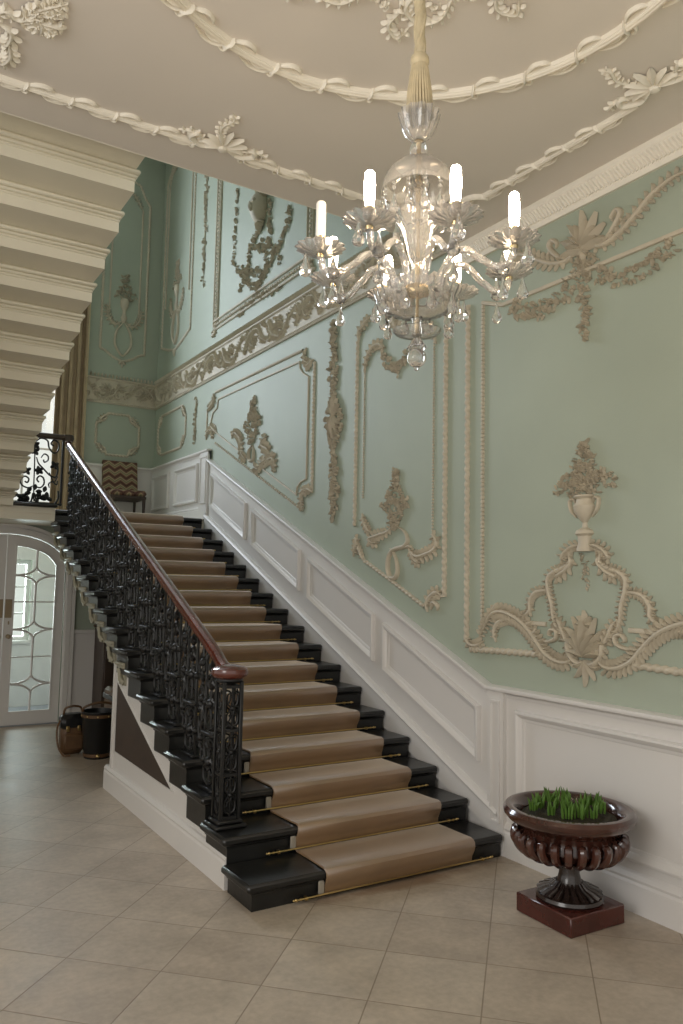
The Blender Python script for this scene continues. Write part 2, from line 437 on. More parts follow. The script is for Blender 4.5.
def fillet(mb, P, pts, w, dep, closed=False, ctrl=False):
    """plain rounded line moulding"""
    if ctrl: pts = spline(pts, 6, closed)
    A = [np.array(p) for p in pts]; n = len(A); vs = []; K = 5
    for i, p in enumerate(A):
        if closed or 0 < i < n-1:
            t0 = A[i]-A[i-1]; t1 = A[(i+1) % n]-A[i]
        elif i == 0: t0 = t1 = A[1]-A[0]
        else: t0 = t1 = A[-1]-A[-2]
        t0 = t0/max(1e-9, np.linalg.norm(t0)); t1 = t1/max(1e-9, np.linalg.norm(t1)); t = t0+t1; t = t/max(1e-9, np.linalg.norm(t))
        nn = np.array([-t[1], t[0]])/max(.45, float(np.dot(t, t0)))
        for o, d in ((1, .0004), (.75, dep*.8), (0, dep), (-.75, dep*.8), (-1, .0004)):
            q = p+nn*w*o; vs.append(P(q[0], q[1], d))
    fs = [(i*K+j, i*K+j+1, ((i+1) % n)*K+j+1, ((i+1) % n)*K+j) for i in range(n if closed else n-1) for j in range(K-1)]
    if not closed: fs += [tuple(range(K)), tuple((n-1)*K+j for j in range(K))[::-1]]
    mb.add(vs, fs)
def spiral(c, r0, r1, a0, turns, n=14):
    return [(c[0]+(r0+(r1-r0)*i/n)*math.cos(a0+turns*2*PI*i/n), c[1]+(r0+(r1-r0)*i/n)*math.sin(a0+turns*2*PI*i/n)) for i in range(n+1)]
def acanthus(mb, P, pts, w, dep, leafL, side=0, gap=.05, grow=True):
    """scrolling stem with leaflets along its sides"""
    dep *= .75
    stroke(mb, P, pts, w*.84, dep)
    q = resample(spline(pts, 8), gap); n = len(q)
    for i in range(1, n-1):
        t = math.atan2(q[i+1][1]-q[i-1][1], q[i+1][0]-q[i-1][0]); s = i/(n-1); L = leafL*(.55+.45*math.sin(PI*s))
        for sg in ((1, -1) if side == 0 else (side,)):
            leaf(mb, P, q[i][0]-math.sin(t)*sg*w*.45, q[i][1]+math.cos(t)*sg*w*.45, t+sg*.62, L*.82, L*.42, dep*.5, dep*1.1, bend=sg*.8)
def foliage(mb, P, path, wid, n, rng, size=.03, dep=.03, flowers=.25):
    """a festoon of leaves and blossoms along a path"""
    q = resample(spline(path, 8), .01); m = len(q)
    n = int(n*.75); size *= .86; dep *= .6
    for k in range(n):
        s = (k+rng.random())/n; i = min(m-1, int(s*m)); t = math.atan2(q[min(i+2, m-1)][1]-q[max(i-2, 0)][1], q[min(i+2, m-1)][0]-q[max(i-2, 0)][0])
        w = wid(s) if callable(wid) else wid; o = (rng.random()*2-1)*w
        a, b = q[i][0]-math.sin(t)*o, q[i][1]+math.cos(t)*o
        z = size*(.7+.6*rng.random())
        if rng.random() < flowers: flower(mb, P, a, b, z*.62, dep*(.8+.6*rng.random()), rng)
        else: leaf(mb, P, a, b, t+(1 if o > 0 else -1)*(.4+rng.random()*1.1)+(PI if rng.random() < .25 else 0), z*1.2, z*.42, dep*.45*(.5+rng.random()), dep*(.7+.8*rng.random()), bend=rng.uniform(-1, 1))
def fan(mb, P, a, b, ang, R, n, spread, dep, W=None):
    for k in range(n):
        s = (k/(n-1)-.5) if n > 1 else 0
        leaf(mb, P, a, b, ang+s*spread, R*(1-.55*abs(s)), W or R*.3, dep*.6, dep*1.1, bend=s*.9)
def revolve_half(mb, P, a0, prof, dep=.8, n=8):
    """half turned vase lying on the surface: prof [(radius, b)]"""
    k = len(prof); vs = []
    for j in range(n+1):
        th = PI*j/n
        for r, b in prof: vs.append(P(a0+r*math.cos(th), b, r*dep*math.sin(th)+.0004))
    fs = [(j*k+i, (j+1)*k+i, (j+1)*k+i+1, j*k+i+1) for j in range(n) for i in range(k-1)]
    fs += [tuple(j*k for j in range(n+1)), tuple(j*k+k-1 for j in range(n+1))[::-1]]
    mb.add(vs, fs)
def loop_mould(mb, P, poly, prof):
    """mitred picture-frame moulding round a convex loop (anticlockwise); prof [(inset, height)]"""
    A = [np.array(p, float) for p in poly]; n = len(A); k = len(prof); vs = []
    for i in range(n):
        e0 = A[i]-A[i-1]; e1 = A[(i+1) % n]-A[i]
        e0 = e0/np.linalg.norm(e0); e1 = e1/np.linalg.norm(e1)
        n0 = np.array([-e0[1], e0[0]]); n1 = np.array([-e1[1], e1[0]]); m = n0+n1; m = m/max(.3, (np.dot(m, n0)))
        for o, d in prof:
            q = A[i]+m*o; vs.append(P(q[0], q[1], d))
    fs = [(i*k+j, ((i+1) % n)*k+j, ((i+1) % n)*k+j+1, i*k+j+1) for i in range(n) for j in range(k-1)]
    mb.add(vs, fs)
def run_mould(mb, P, pts, prof):
    """moulding run along a line in the plane, profile [(height off surface, offset in b)] sheared upright"""
    k = len(prof); vs = [P(a, b+z, d) for a, b in pts for d, z in prof]; n = len(pts)
    fs = [(i*k+j, (i+1)*k+j, (i+1)*k+j+1, i*k+j+1) for i in range(n-1) for j in range(k-1)]
    fs += [tuple(range(k)), tuple((n-1)*k+j for j in range(k))[::-1]]
    mb.add(vs, fs)
def mirror(pts, a0): return [(2*a0-a, b) for a, b in pts]
# ================================================================== SETTING
def wall_grid(mb, u0, u1, z0, z1, holes, fn, t):
    us = sorted({u0, u1, *[h[0] for h in holes], *[h[1] for h in holes]}); zs = sorted({z0, z1, *[h[2] for h in holes], *[h[3] for h in holes]})
    for a, b in zip(us, us[1:]):
        for c, d in zip(zs, zs[1:]):
            m = ((a+b)/2, (c+d)/2)
            if any(h[0] < m[0] < h[1] and h[2] < m[1] < h[3] for h in holes): continue
            mb.prism([(a, c), (b, c), (b, d), (a, d)], 0, t, fn)
struct(MB().box(-4, 4.0, -2.5, 11.6, -.12, 0).build('floor', 'floor', smooth=False), 'pale limestone flags laid diagonally across the hall', 'floor')
YD_ = 10.1
struct(MB().box(XW, XW+.2, -2.5, YB+.2, 0, ZTOP).build('wall_right', 'green', smooth=False), 'tall sage green wall beside the stairs', 'wall')
WIN = (1.0, 2.42, 2.78, 7.7); VWIN = (1.62, 2.12, .9, 2.0)
mb = MB(); wall_grid(mb, -.9, XW, 0, ZTOP, [WIN, VWIN], lambda a, b, w: (a, YB+w, b), .2)
struct(mb.build('wall_back', 'green', smooth=False), 'shaded sage green wall behind the half landing', 'wall')
struct(MB().box(-.9, -.7, YCE, YB, 2.40, ZTOP).box(-.9, -.7, 10.1, YB, 0, 2.40).build('wall_left', 'green', smooth=False))
struct(MB().box(-4, -.7, YD_, YD_+.12, 0, 2.40).build('wall_hall_end', 'green', smooth=False)); struct(MB().box(-4, -.7, YCE, YD_+.12, 2.40, 2.55).build('ceiling_hall', 'ceil', smooth=False))
struct(MB().box(-.9, XW, YCE-.2, YCE, 4.80, ZTOP).build('light_block_front', 'green', smooth=False))  # added unseen wall, keeps sky light out of the upper stairwell
struct(MB().box(-4, XW, -2.5, YCE, ZC, 4.80).build('ceiling', 'ceil', smooth=False), 'pinkish grey plaster ceiling of the hall', 'ceiling')
struct(MB().box(-.9, XW+.2, YCE-.2, YB+.2, ZTOP, ZTOP+.15).build('ceiling_stairwell', 'ceil', smooth=False))
# edge bead along the open edge of the hall ceiling
mb = MB(); mb.tube([(-.7, YCE+.005, ZC+.012), (XW, YCE+.005, ZC+.012)], .014, 8); mb.box(-.7, XW, YCE, YCE+.02, ZC+.03, 4.78)
struct(mb.build('trim_1', 'ceilorn'))
# half landing
mb = MB(); mb.box(-.7, XW, 9.40, YB, 2.40, 2.55); mb.box(-.7, 1.885, 9.12, 9.40, 2.40, 2.545); mb.box(-.7, 1.87, 9.10, 9.13, 2.48, 2.52)
struct(mb.build('floor_landing', 'cream', smooth=False), 'cream edged half landing at the head of the stairs', 'landing')
struct(MB().box(1.36, 1.90, 9.06, 9.42, 2.548, 2.585, bev=.012).build('trim_2', 'blackstone'), 'black moulded edge of the half landing', 'trim')

# wall below the landing, with an arched doorway
DX, DW, DZ, DR = 1.565, .69, 1.92, .37
YD = 10.1
arch = [(DX+DW*math.cos(PI*i/24), DZ+DR*math.sin(PI*i/24)) for i in range(25)]
mb = MB(); fD = lambda a, b, w: (a, YD+w, b)
mb.prism([(-.7, 0), (DX-DW, 0), (DX-DW, DZ), (-.7, DZ)], 0, .12, fD); mb.prism([(DX+DW, 0), (XW, 0), (XW, DZ), (DX+DW, DZ)], 0, .12, fD)
top = arch
for i in range(24):
    (a, b), (c, d) = arch[i], arch[i+1]
    mb.prism([(c, d), (a, b), (a, 2.4), (c, 2.4)], 0, .12, fD)
mb.prism([(DX+DW, DZ), (XW, DZ), (XW, 2.4), (DX+DW, 2.4)], 0, .12, fD); mb.prism([(-.7, DZ), (DX-DW, DZ), (DX-DW, 2.4), (-.7, 2.4)], 0, .12, fD)
struct(mb.build('wall_under_landing', 'green', smooth=False), 'green wall with an arched doorway below the landing', 'wall')
mb = MB()
fB = lambda a, b, d: (a, YD-d, b)
mb.box(2.37, XW, YD-.02, YD, 0, 1.08); mb.box(-.7, DX-DW-.17, YD-.02, YD, 0, 1.08)
mb.box(2.37, XW, YD-.045, YD, 1.08, 1.13, bev=.01); mb.box(2.37, XW, YD-.035, YD, 0, .16)
struct(mb.build('trim_3', 'white', smooth=False), 'white dado beside the arched doorway', 'dado')

def ring_prism(mb, outer, inner, w0, w1, fn, mi=0):
    n = len(outer)
    vs = [fn(*p, w0) for p in outer]+[fn(*p, w0) for p in inner]+[fn(*p, w1) for p in outer]+[fn(*p, w1) for p in inner]
    fs = []
    for i in range(n):
        j = (i+1) % n
        fs += [(i, j, n+j, n+i), (2*n+i, 3*n+i, 3*n+j, 2*n+j), (i, 2*n+i, 2*n+j, j), (n+i, n+j, 3*n+j, 3*n+i)]
    mb.add(vs, fs, mi)
# arched double door, each leaf glazed
door = empty('door_1', (DX, YD, 0)); struct(door, 'white arched glazed double door with curved glazing bars', 'door')
mb = MB()
def arc_pts(off, z0): return [(DX+(DW+off), z0)]+[(DX+(DW+off)*math.cos(PI*i/24), DZ+(DR+off)*math.sin(PI*i/24)) for i in range(25)]+[(DX-(DW+off), z0)]
for o0, o1, d in ((0, .12, .03), (.015, .07, .045), (.08, .12, .055)):
    o = arc_pts(o1, 0); i_ = arc_pts(o0, 0); n = len(o)
    for k in range(n-1):
        mb.prism([i_[k], o[k], o[k+1], i_[k+1]], 0, d, lambda a, b, w: (a, YD-w, b))
mb.build('casing', 'white', door, smooth=False)
def arch_z(x, off=0):
    t = max(-1, min(1, (x-DX)/(DW-off))); return DZ+(DR-off)*math.sqrt(max(0, 1-t*t))
for sg in (1, -1):
    X = lambda x: DX+sg*x
    def outline(x0, x1, z0, off, n=10): # up the outer side, over the arch, down at the meeting stile
        pts = [(x0, z0), (x1, z0)]
        for i in range(n+1):
            x = x1+(x0-x1)*i/n; pts.append((x, arch_z(DX+x, off)))
        return [(X(a), b) for a, b in pts]
    lf = MB()
    ring_prism(lf, outline(.004, DW-.006, .01, .01), outline(.10, DW-.105, .16, .13), .03, .075, fD)
    ring_prism(lf, outline(.093, DW-.098, .153, .123), outline(.112, DW-.117, .172, .142), .022, .05, fD)
    lo = lf.build('leaf', 'white', door, smooth=False)
    g = MB(); g.prism(outline(.095, DW-.10, .155, .125), .05, .055, fD); g.build('pane', 'pane', lo, smooth=False)
    gb = MB(); x0, x1, xc = .11, DW-.10, .35
    def bar(pts, r=.0145): gb.tube([(X(a), YD+.048, b) for a, b in pts], r, 6)
    zs = [1.79, 1.14, .49]; hh = .115
    segs = [(.16, zs[2]-hh), (zs[2]+hh, zs[1]-hh), (zs[1]+hh, zs[0]-hh), (zs[0]+hh, arch_z(DX+xc, .12))]
    for a, b in segs: bar([(xc, a), (xc, b)])
    for zc in zs:
        for xe, s2 in ((x0, -1), (x1, 1)):
            w = abs(xe-xc)
            for s3 in (1, -1):
                bar([(xc+s2*w*(1-math.cos(t)), zc+s3*hh*(1-math.sin(t))) for t in [PI/2*i/8 for i in range(9)]])
    for z in (1.47, .81): bar([(x0, z), (x1, z)], .009)
    gb.build('glazing_bar', 'white', lo)
    pl = MB(); pl.box(min(X(.012), X(.09)), max(X(.012), X(.09)), YD+.024, YD+.031, 1.28, 1.5, bev=.003); tag(pl.build('finger_plate', 'bronze', lo), 'dull bronze finger plate')
    kb = MB(); kb.tube([(X(.06), YD+.03, 1.06), (X(.06), YD-.03, 1.06)], .009, 8); kb.ball((X(.06), YD-.045, 1.06), .026, 12, 8); kb.tube([(X(.06), YD+.031, 1.06), (X(.06), YD+.024, 1.06)], .026, 12)
    kb.build('knob', 'bronze', lo)
    kh = MB(); kh.box(min(X(.052), X(.068)), max(X(.052), X(.068)), YD+.025, YD+.031, 1.2, 1.24); kh.build('keyhole_cover', 'bronze', lo)

# vestibule behind the door
vm = MB(); vm.box(-.7, XW, YB-.02, YB-.001, 0, .9); vm.box(VWIN[0]-.01, VWIN[1]+.01, YB-.02, YB-.001, VWIN[3]+.01, 2.4); vm.box(-.7, VWIN[0]-.01, YB-.02, YB-.001, .9, 2.4); vm.box(VWIN[1]+.01, XW, YB-.02, YB-.001, .9, 2.4)
vm.box(2.6, 2.65, YD+.13, YB-.02, 0, 2.4)
struct(vm.build('wall_vestibule', 'white', smooth=False))
struct(MB().box(-.7, 2.6, YD+.0, YB-.03, .0, .006).build('floor_vestibule', 'vestfloor', smooth=False))
def window(name, r, y, nx, nz, fw=.06):
    w = empty(name, ((r[0]+r[1])/2, y, r[2])); struct(w)
    m = MB(); ring_prism(m, [(r[0], r[2]), (r[1], r[2]), (r[1], r[3]), (r[0], r[3])], [(r[0]+fw, r[2]+fw), (r[1]-fw, r[2]+fw), (r[1]-fw, r[3]-fw), (r[0]+fw, r[3]-fw)], .05, .14, lambda a, b, c: (a, y+c, b))
    for i in range(1, nx):
        x = r[0]+(r[1]-r[0])*i/nx; m.box(x-.012, x+.012, y+.07, y+.11, r[2]+.03, r[3]-.03)
    for i in range(1, nz):
        z = r[2]+(r[3]-r[2])*i/nz; m.box(r[0]+.03, r[1]-.03, y+.07, y+.11, z-.012, z+.012)
    m.build('frame', 'white', w, smooth=False)
    g = MB(); g.box(r[0]+.02, r[1]-.02, y+.088, y+.092, r[2]+.02, r[3]-.02); g.build('pane', 'pane', w, smooth=False)
    s = MB(); s.box(r[0]-.04, r[1]+.04, y-.06, y+.06, r[2]-.05, r[2]+.001, bev=.01); s.build('sill', 'white', w)
    return w
window('window_1', WIN, YB, 3, 6)
window('window_2', VWIN, YB, 2, 3, .05)

# ---------------------------------------------------------------- dado, rails, skirting and cornice on the stair wall
railz = lambda y: 1.085+.428*(y-4.13)
strz = lambda y: .50+.436*(y-4.56)
XD = .022                                               # dado boards stand this far off the wall
mb = MB()
mb.prism([(-2.5, 0), (4.13, 0), (4.13, 1.06), (-2.5, 1.06)], -.005, XD, RW)
mb.prism([(4.13, 0), (9.30, 2.3), (9.30, railz(9.30)-.03), (4.13, 1.06)], -.005, XD, RW)
mb.prism([(9.30, 2.5), (YB, 2.5), (YB, 3.41), (9.30, 3.41)], -.005, XD, RW)
dprof = [(-.012, XD-.002), (-.010, XD+.02), (-.004, XD+.034), (.006, XD+.036), (.022, XD+.026), (.03, XD+.01), (.045, XD+.006), (.05, XD-.001)]
dado = struct(mb.build('trim_4', 'white', smooth=False), 'white painted panelled dado climbing beside the stairs', 'dado')
panels = []
pz0 = lambda y: .575+.427*(y-4.21); pz1 = lambda y: .93+.4365*(y-4.21)
for y0, y1 in ((4.21, 5.36), (5.53, 6.66), (6.85, 7.95), (8.15, 9.20)): panels.append([(y0, pz0(y0)), (y1, pz0(y1)), (y1, pz1(y1)), (y0, pz1(y0))])
for y0, y1 in ((1.75, 3.83), (-.6, 1.5)): panels.append([(y0, .28), (y1, .28), (y1, .945), (y0, .945)])
for y0, y1 in ((9.68, 10.52), (10.78, 11.48)): panels.append([(y0, 2.80), (y1, 2.80), (y1, 3.29), (y0, 3.29)])
for q in panels:
    m = MB(); loop_mould(m, RW, q, [(o*1.15, d) for o, d in dprof])
    m.build('panel_moulding', 'white', dado)
m = MB()                                                   # end pilasters of the raked dado
for y0, y1, z0, z1 in ((3.945, 4.10, 0, 1.06), (9.30, 9.56, 2.55, 3.42)):
    m.prism([(y0, z0), (y1, z0), (y1, z1), (y0, z1)], 0, XD+.03, RW)
    loop_mould(m, RW, [(y0+.03, z0+.2), (y1-.03, z0+.2), (y1-.03, z1-.06), (y0+.03, z1-.06)], [(0, XD+.029), (0, XD+.042), (.014, XD+.042), (.02, XD+.029)])
m.build('pilaster', 'white', dado, smooth=False)
rprof = [(0, -.05), (.03, -.05), (.034, -.03), (.05, -.018), (.066, -.012), (.07, 0), (.066, .012), (.04, .018), (0, .02)]
m = MB(); run_mould(m, RW, [(-2.5, 1.075), (4.11, 1.075), (9.34, railz(9.34))], rprof)
struct(m.build('trim_5', 'white'), 'white chair rail following the slope of the stairs', 'rail')
m = MB(); run_mould(m, RW, [(9.30, 3.43), (YB, 3.43)], rprof); run_mould(m, BW, [(2.55, 3.43), (XW, 3.43)], rprof)
struct(m.build('trim_6', 'white'))
m = MB(); m.prism([(4.0, .12), (9.34, strz(9.34)-.5), (9.34, strz(9.34)), (4.0, strz(4.0))], 0, .055, RW)
run_mould(m, RW, [(4.0, strz(4.0)), (9.34, strz(9.34))], [(0, -.02), (.05, -.02), (.066, -.012), (.07, 0), (.055, .02), (.03, .032), (0, .035)])
struct(m.build('trim_7', 'white', smooth=False), 'white raked skirting above the step ends', 'skirting')
sprof = [(0, 0), (.05, 0), (.05, .15), (.042, .165), (.046, .18), (.036, .20), (.024, .215), (0, .22)]
m = MB(); run_mould(m, RW, [(-2.5, 0), (3.955, 0)], sprof)
struct(m.build('baseboard_right', 'white', smooth=False), 'white moulded skirting along the hall wall', 'skirting')
m = MB(); run_mould(m, RW, [(9.36, 2.55), (YB, 2.55)], [(a, b*.8) for a, b in sprof]); run_mould(m, BW, [(2.45, 2.55), (XW, 2.55)], [(a, b*.8) for a, b in sprof])
m.box(2.45, XW, YB-.022, YB, 2.55, 3.41)
struct(m.build('baseboard_landing', 'white', smooth=False))
# reeded cornice along the hall
m = MB()
for _ in (0,): run_mould(m, RW, [(-2.5, 4.18), (YCE, 4.18)], [(0, 0), (.022, 0), (.024, .02), (.026, .03), (.03, .04), (.034, .075), (.046, .115), (.055, .125), (.06, .13), (.066, .15), (.066, .162), (0, .162)])
y = -2.4
while y < YCE:
    m.tube([RW(y+.045*s-.02, 4.218+.08*s, .030+.02*s*s) for s in (0, .25, .5, .75, 1)], .0115, 6); y += .027
struct(m.build('trim_8', 'ceilorn'), 'cream reeded cornice where the green wall meets the ceiling', 'cornice')
# ================================================================== STAIRS
ORD = ['first', 'second', 'third', 'fourth', 'fifth', 'sixth', 'seventh', 'eighth', 'ninth', 'tenth', 'eleventh', 'twelfth', 'thirteenth', 'fourteenth', 'fifteenth', 'sixteenth', 'seventeenth']
stair = tag(empty('staircase', (XL, Y0, 0)), 'black painted stone staircase climbing along the green wall under a tan carpet', 'staircase')
for k in range(1, 18):
    y, z = nose(k); m = MB(); bot = 0 if k == 1 else z-.21
    yend = y+.372 if k < 17 else y+.06
    m.box(XL, XRI, y, yend, z-.048, z, bev=.014)
    m.box(XL+.04, XRI, y+.036, min(yend, y+.352), bot, z-.047)
    m.tube([(XL+.034, y+.34, z-.056), (XL+.034, y+.034, z-.056), (XRI, y+.034, z-.056)], .011, 6)
    so = m.build('step', 'blackstone', stair)
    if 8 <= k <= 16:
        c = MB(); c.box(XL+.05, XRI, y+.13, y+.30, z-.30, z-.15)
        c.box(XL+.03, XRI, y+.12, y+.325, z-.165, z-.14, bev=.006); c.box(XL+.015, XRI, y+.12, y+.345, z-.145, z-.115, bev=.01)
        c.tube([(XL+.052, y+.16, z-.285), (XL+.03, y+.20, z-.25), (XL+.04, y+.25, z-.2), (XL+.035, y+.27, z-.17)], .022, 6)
        tag(c.build('soffit_moulding', 'shadedcream', so), 'cream moulded underside with shade in its colour')
sp = MB(); fS = lambda a, b, w: (XL+w, a, b)
ztop = lambda yy: .4425*(yy-Y0)-.05
sp.prism([(4.30, 0), (6.73, 0), (6.73, ztop(6.73)), (4.30, ztop(4.30))], .062, .10, fS)
sp.prism([(6.70, 0), (6.745, 0), (6.745, 1.06), (6.70, 1.06)], .045, .11, fS)
loop_mould(sp, lambda a, b, d: (XL+.062-d, a, b), [(6.665, .33), (6.665, .93), (5.25, .33)][::-1], [(-.012, 0), (-.012, .012), (.004, .012), (.01, 0)])
panel = sp.build('spandrel', 'white', stair, smooth=False); tag(panel, 'white panelled side closing the space below the lowest steps')
d = MB(); d.prism([(6.66, .335), (5.27, .335), (6.66, .92)], .056, .064, fS); tag(d.build('triangular_panel', 'darkwood', panel, smooth=False), 'dark brown triangular panel')
pl = MB(); k2 = [(0, 0), (.035, 0), (.035, .14), (.03, .155), (.034, .17), (.02, .19), (0, .195)]
vs = []; 
for yy in (4.30, 6.86): vs += [(XL+.065-a, yy, b) for a, b in k2]
n = len(k2); pl.add(vs, [(i, i+1, n+i+1, n+i) for i in range(n-1)]+[tuple(range(n)), tuple(range(n, 2*n))[::-1]])
pl.box(XL+.06, XL+.2, 6.74, 6.85, 0, .19)
pl.build('skirting', 'white', panel, smooth=False)

# returning upper flight, seen from below
up = tag(empty('staircase', (1.42, 4.6, 4.3)), 'cream stepped underside of the upper flight returning overhead', 'staircase')
for i in range(-1, 13):
    ty, tz = 4.93+.335*i, 4.46-.148*i
    m = MB(); m.box(-.69, 1.42, ty+.03, ty+.40, tz-.148, tz-.002)
    m.box(-.69, 1.435, ty+.015, ty+.2, tz-.055, tz-.03, bev=.008); m.box(-.69, 1.45, ty-.005, ty+.2, tz-.032, tz, bev=.01)
    m.box(-.69, 1.425, ty+.022, ty+.1, tz-.075, tz-.06, bev=.004)
    so = m.build('step', 'cream', up)

# carpet runner
CX0, CX1 = 2.37, 3.47
prof = []                                                    # (y, z) of the upper face going up
for k in range(1, 18):
    y, z = nose(k); zb = RISE*(k-1)
    prof += [(y+.012, zb+.012), (y+.008, zb+.05), (y-.006, z-.075), (y-.022, z-.04), (y-.024, z-.008), (y-.010, z+.012), (y+.018, z+.02), (y+.10, z+.017), (y+.24, z+.015), (y+TREAD+.005, z+.014)]
prof += [(LAND_Y+.6, LAND_Z+.014), (11.0, LAND_Z+.014)]
prof = [(y, max(.004, z+.002)) for y, z in prof]
cols = [(CX0, -.012), (CX0+.004, -.004), (CX0+.018, 0), (CX0+.4, 0), (CX1-.4, 0), (CX1-.018, 0), (CX1-.004, -.004), (CX1, -.012)]
vs = []; np_ = len(prof)
for i, (y, z) in enumerate(prof):
    a = np.array(prof[max(0, i-1)]); b = np.array(prof[min(np_-1, i+1)]); t = (b-a)/np.linalg.norm(b-a); nn = np.array([-t[1], t[0]])
    for x, o in cols: vs.append((x+.004*math.sin(i*.9), y+nn[0]*o, z+nn[1]*o))
w = len(cols)
m = MB(); m.add(vs, [(i*w+j, i*w+j+1, (i+1)*w+j+1, (i+1)*w+j) for i in range(np_-1) for j in range(w-1)])
cp = m.build('stair_carpet', 'carpet')
tag(cp, 'tan velvet carpet runner held by thin brass rods on black steps', 'carpet')
ud = MB()
for k in range(1, 7):
    y, z = nose(k)
    for x in (CX0-.028,):
        ud.box(x-.008, x+.03, y+.004, y+.022, z-.125, z-.052, bev=.006)
tag(ud.build('underlay', 'underfelt', cp), 'pale underlay showing at the carpet edge')
cp.data.materials.append(MT['carpet'])

# brass rods
def rod_mesh():
    m = MB(); m.tube([(2.19, 0, 0), (3.61, 0, 0)], .0055, 8)
    for x, s in ((2.19, -1), (3.61, 1)):
        m.ball((x+s*.004, 0, 0), .010, 8, 6); m.ball((x+s*.018, 0, 0), .007, 8, 6); m.tube([(x-s*.07, 0, 0), (x-s*.055, 0, 0)], .009, 8); m.tube([(x-s*.03, 0, 0), (x-s*.02, 0, 0)], .008, 8)
        m.box(x-s*.062-.008, x-s*.062+.008, -.002, .022, -.012, .006)
    return m
rod0 = None
for k in range(1, 18):
    y, z = nose(k); loc = (0, y-.001, RISE*(k-1)+.026)
    if rod0 is None: o = rod0 = rod_mesh().build('stair_rod', 'brass')
    else: o = rod0.copy(); COL.objects.link(o)
    o.location = loc
    tag(o, ('slim brass stair rod on the floor along the bottom step' if k == 1 else 'slim brass stair rod along the back of the %s black step up' % ORD[k-2]), 'stair rod', 'brass stair rods across the carpet')

# ---------------------------------------------------------------- balustrade
XB = 2.0
zr = lambda y: 1.225+.4425*(y-4.6)                                # underside of the rail
bal = tag(empty('balustrade', (XB, 4.6, .3)), 'black cast iron stair balustrade with a polished mahogany handrail', 'balustrade')
NX, NY = 2.005, 4.495
newel = MB()
newel.box(NX-.10, NX+.10, NY-.10, NY+.10, .301, .325, bev=.008); newel.box(NX-.08, NX+.08, NY-.08, NY+.08, .325, .35, bev=.008)
for sx in (-1, 1):
    for sy in (-1, 1): newel.box(NX+sx*.056-.011, NX+sx*.056+.011, NY+sy*.056-.011, NY+sy*.056+.011, .34, 1.16, bev=.003)
for z in (.35, .60, .86, 1.12): newel.box(NX-.06, NX+.06, NY-.06, NY-.045, z, z+.016); newel.box(NX-.06, NX+.06, NY+.045, NY+.06, z, z+.016); newel.box(NX-.06, NX-.045, NY-.06, NY+.06, z, z+.016); newel.box(NX+.045, NX+.06, NY-.06, NY+.06, z, z+.016)
newel.lathe([(.0, 1.15), (.07, 1.15), (.085, 1.165), (.085, 1.18), (0, 1.18)], (NX, NY, 0), 20)
nw = newel.build('newel_post', 'iron', bal)
for f in range(4):
    q = MB(); ca, sa = math.cos(f*PI/2), math.sin(f*PI/2)
    def T(a, b): return (NX+ca*a-sa*-.054, NY+sa*a+ca*-.054, b)
    for z0 in (.37, .62, .88):
        for s in (-1, 1):
            q.tube([T(s*a, b) for a, b in spline([(.0, z0+.01), (.03, z0+.03), (.035, z0+.08), (.012, z0+.11), (.008, z0+.085), (.022, z0+.075)], 5)], .006, 5)
            q.tube([T(s*a, b) for a, b in spline([(.0, z0+.215), (.032, z0+.20), (.03, z0+.15), (.01, z0+.13), (.006, z0+.155)], 5)], .0055, 5)
        q.tube([T(0, z0), T(0, z0+.23)], .005, 5); q.ball(T(0, z0+.12), .016, 8, 6)
    q.build('scroll_panel', 'iron', nw)
hr = MB()
hp = [(0, -.028), (.026, -.028), (.034, -.012), (.030, .004), (.036, .018), (.030, .034), (.015, .043), (0, .046)]
ring_ = hp+[(-a, b) for a, b in hp[::-1][1:-1]]
path = [(4.53, 1.215), (4.60, zr(4.60)+.012), (4.68, zr(4.68)+.026), (4.9, zr(4.9)+.03), (6.5, zr(6.5)+.03), (9.12, zr(9.12)+.03), (9.145, zr(9.145)+.04)]
vs = []
for y, z in path: vs += [(XB+a, y, z+b) for a, b in ring_]
n = len(ring_)
hr.add(vs, [(i*n+j, i*n+(j+1) % n, (i+1)*n+(j+1) % n, (i+1)*n+j) for i in range(len(path)-1) for j in range(n)]+[tuple(range(n)), tuple((len(path)-1)*n+j for j in range(n))[::-1]])
hr.lathe([(0, 1.175), (.085, 1.175), (.108, 1.19), (.116, 1.21), (.11, 1.232), (.09, 1.246), (.04, 1.258), (0, 1.26)], (NX, NY, 0), 28)
hr.box(XB-.036, XB+.036, 4.5, 4.6, 1.19, 1.252, bev=.015)
hr.build('handrail', 'mahogany', bal)
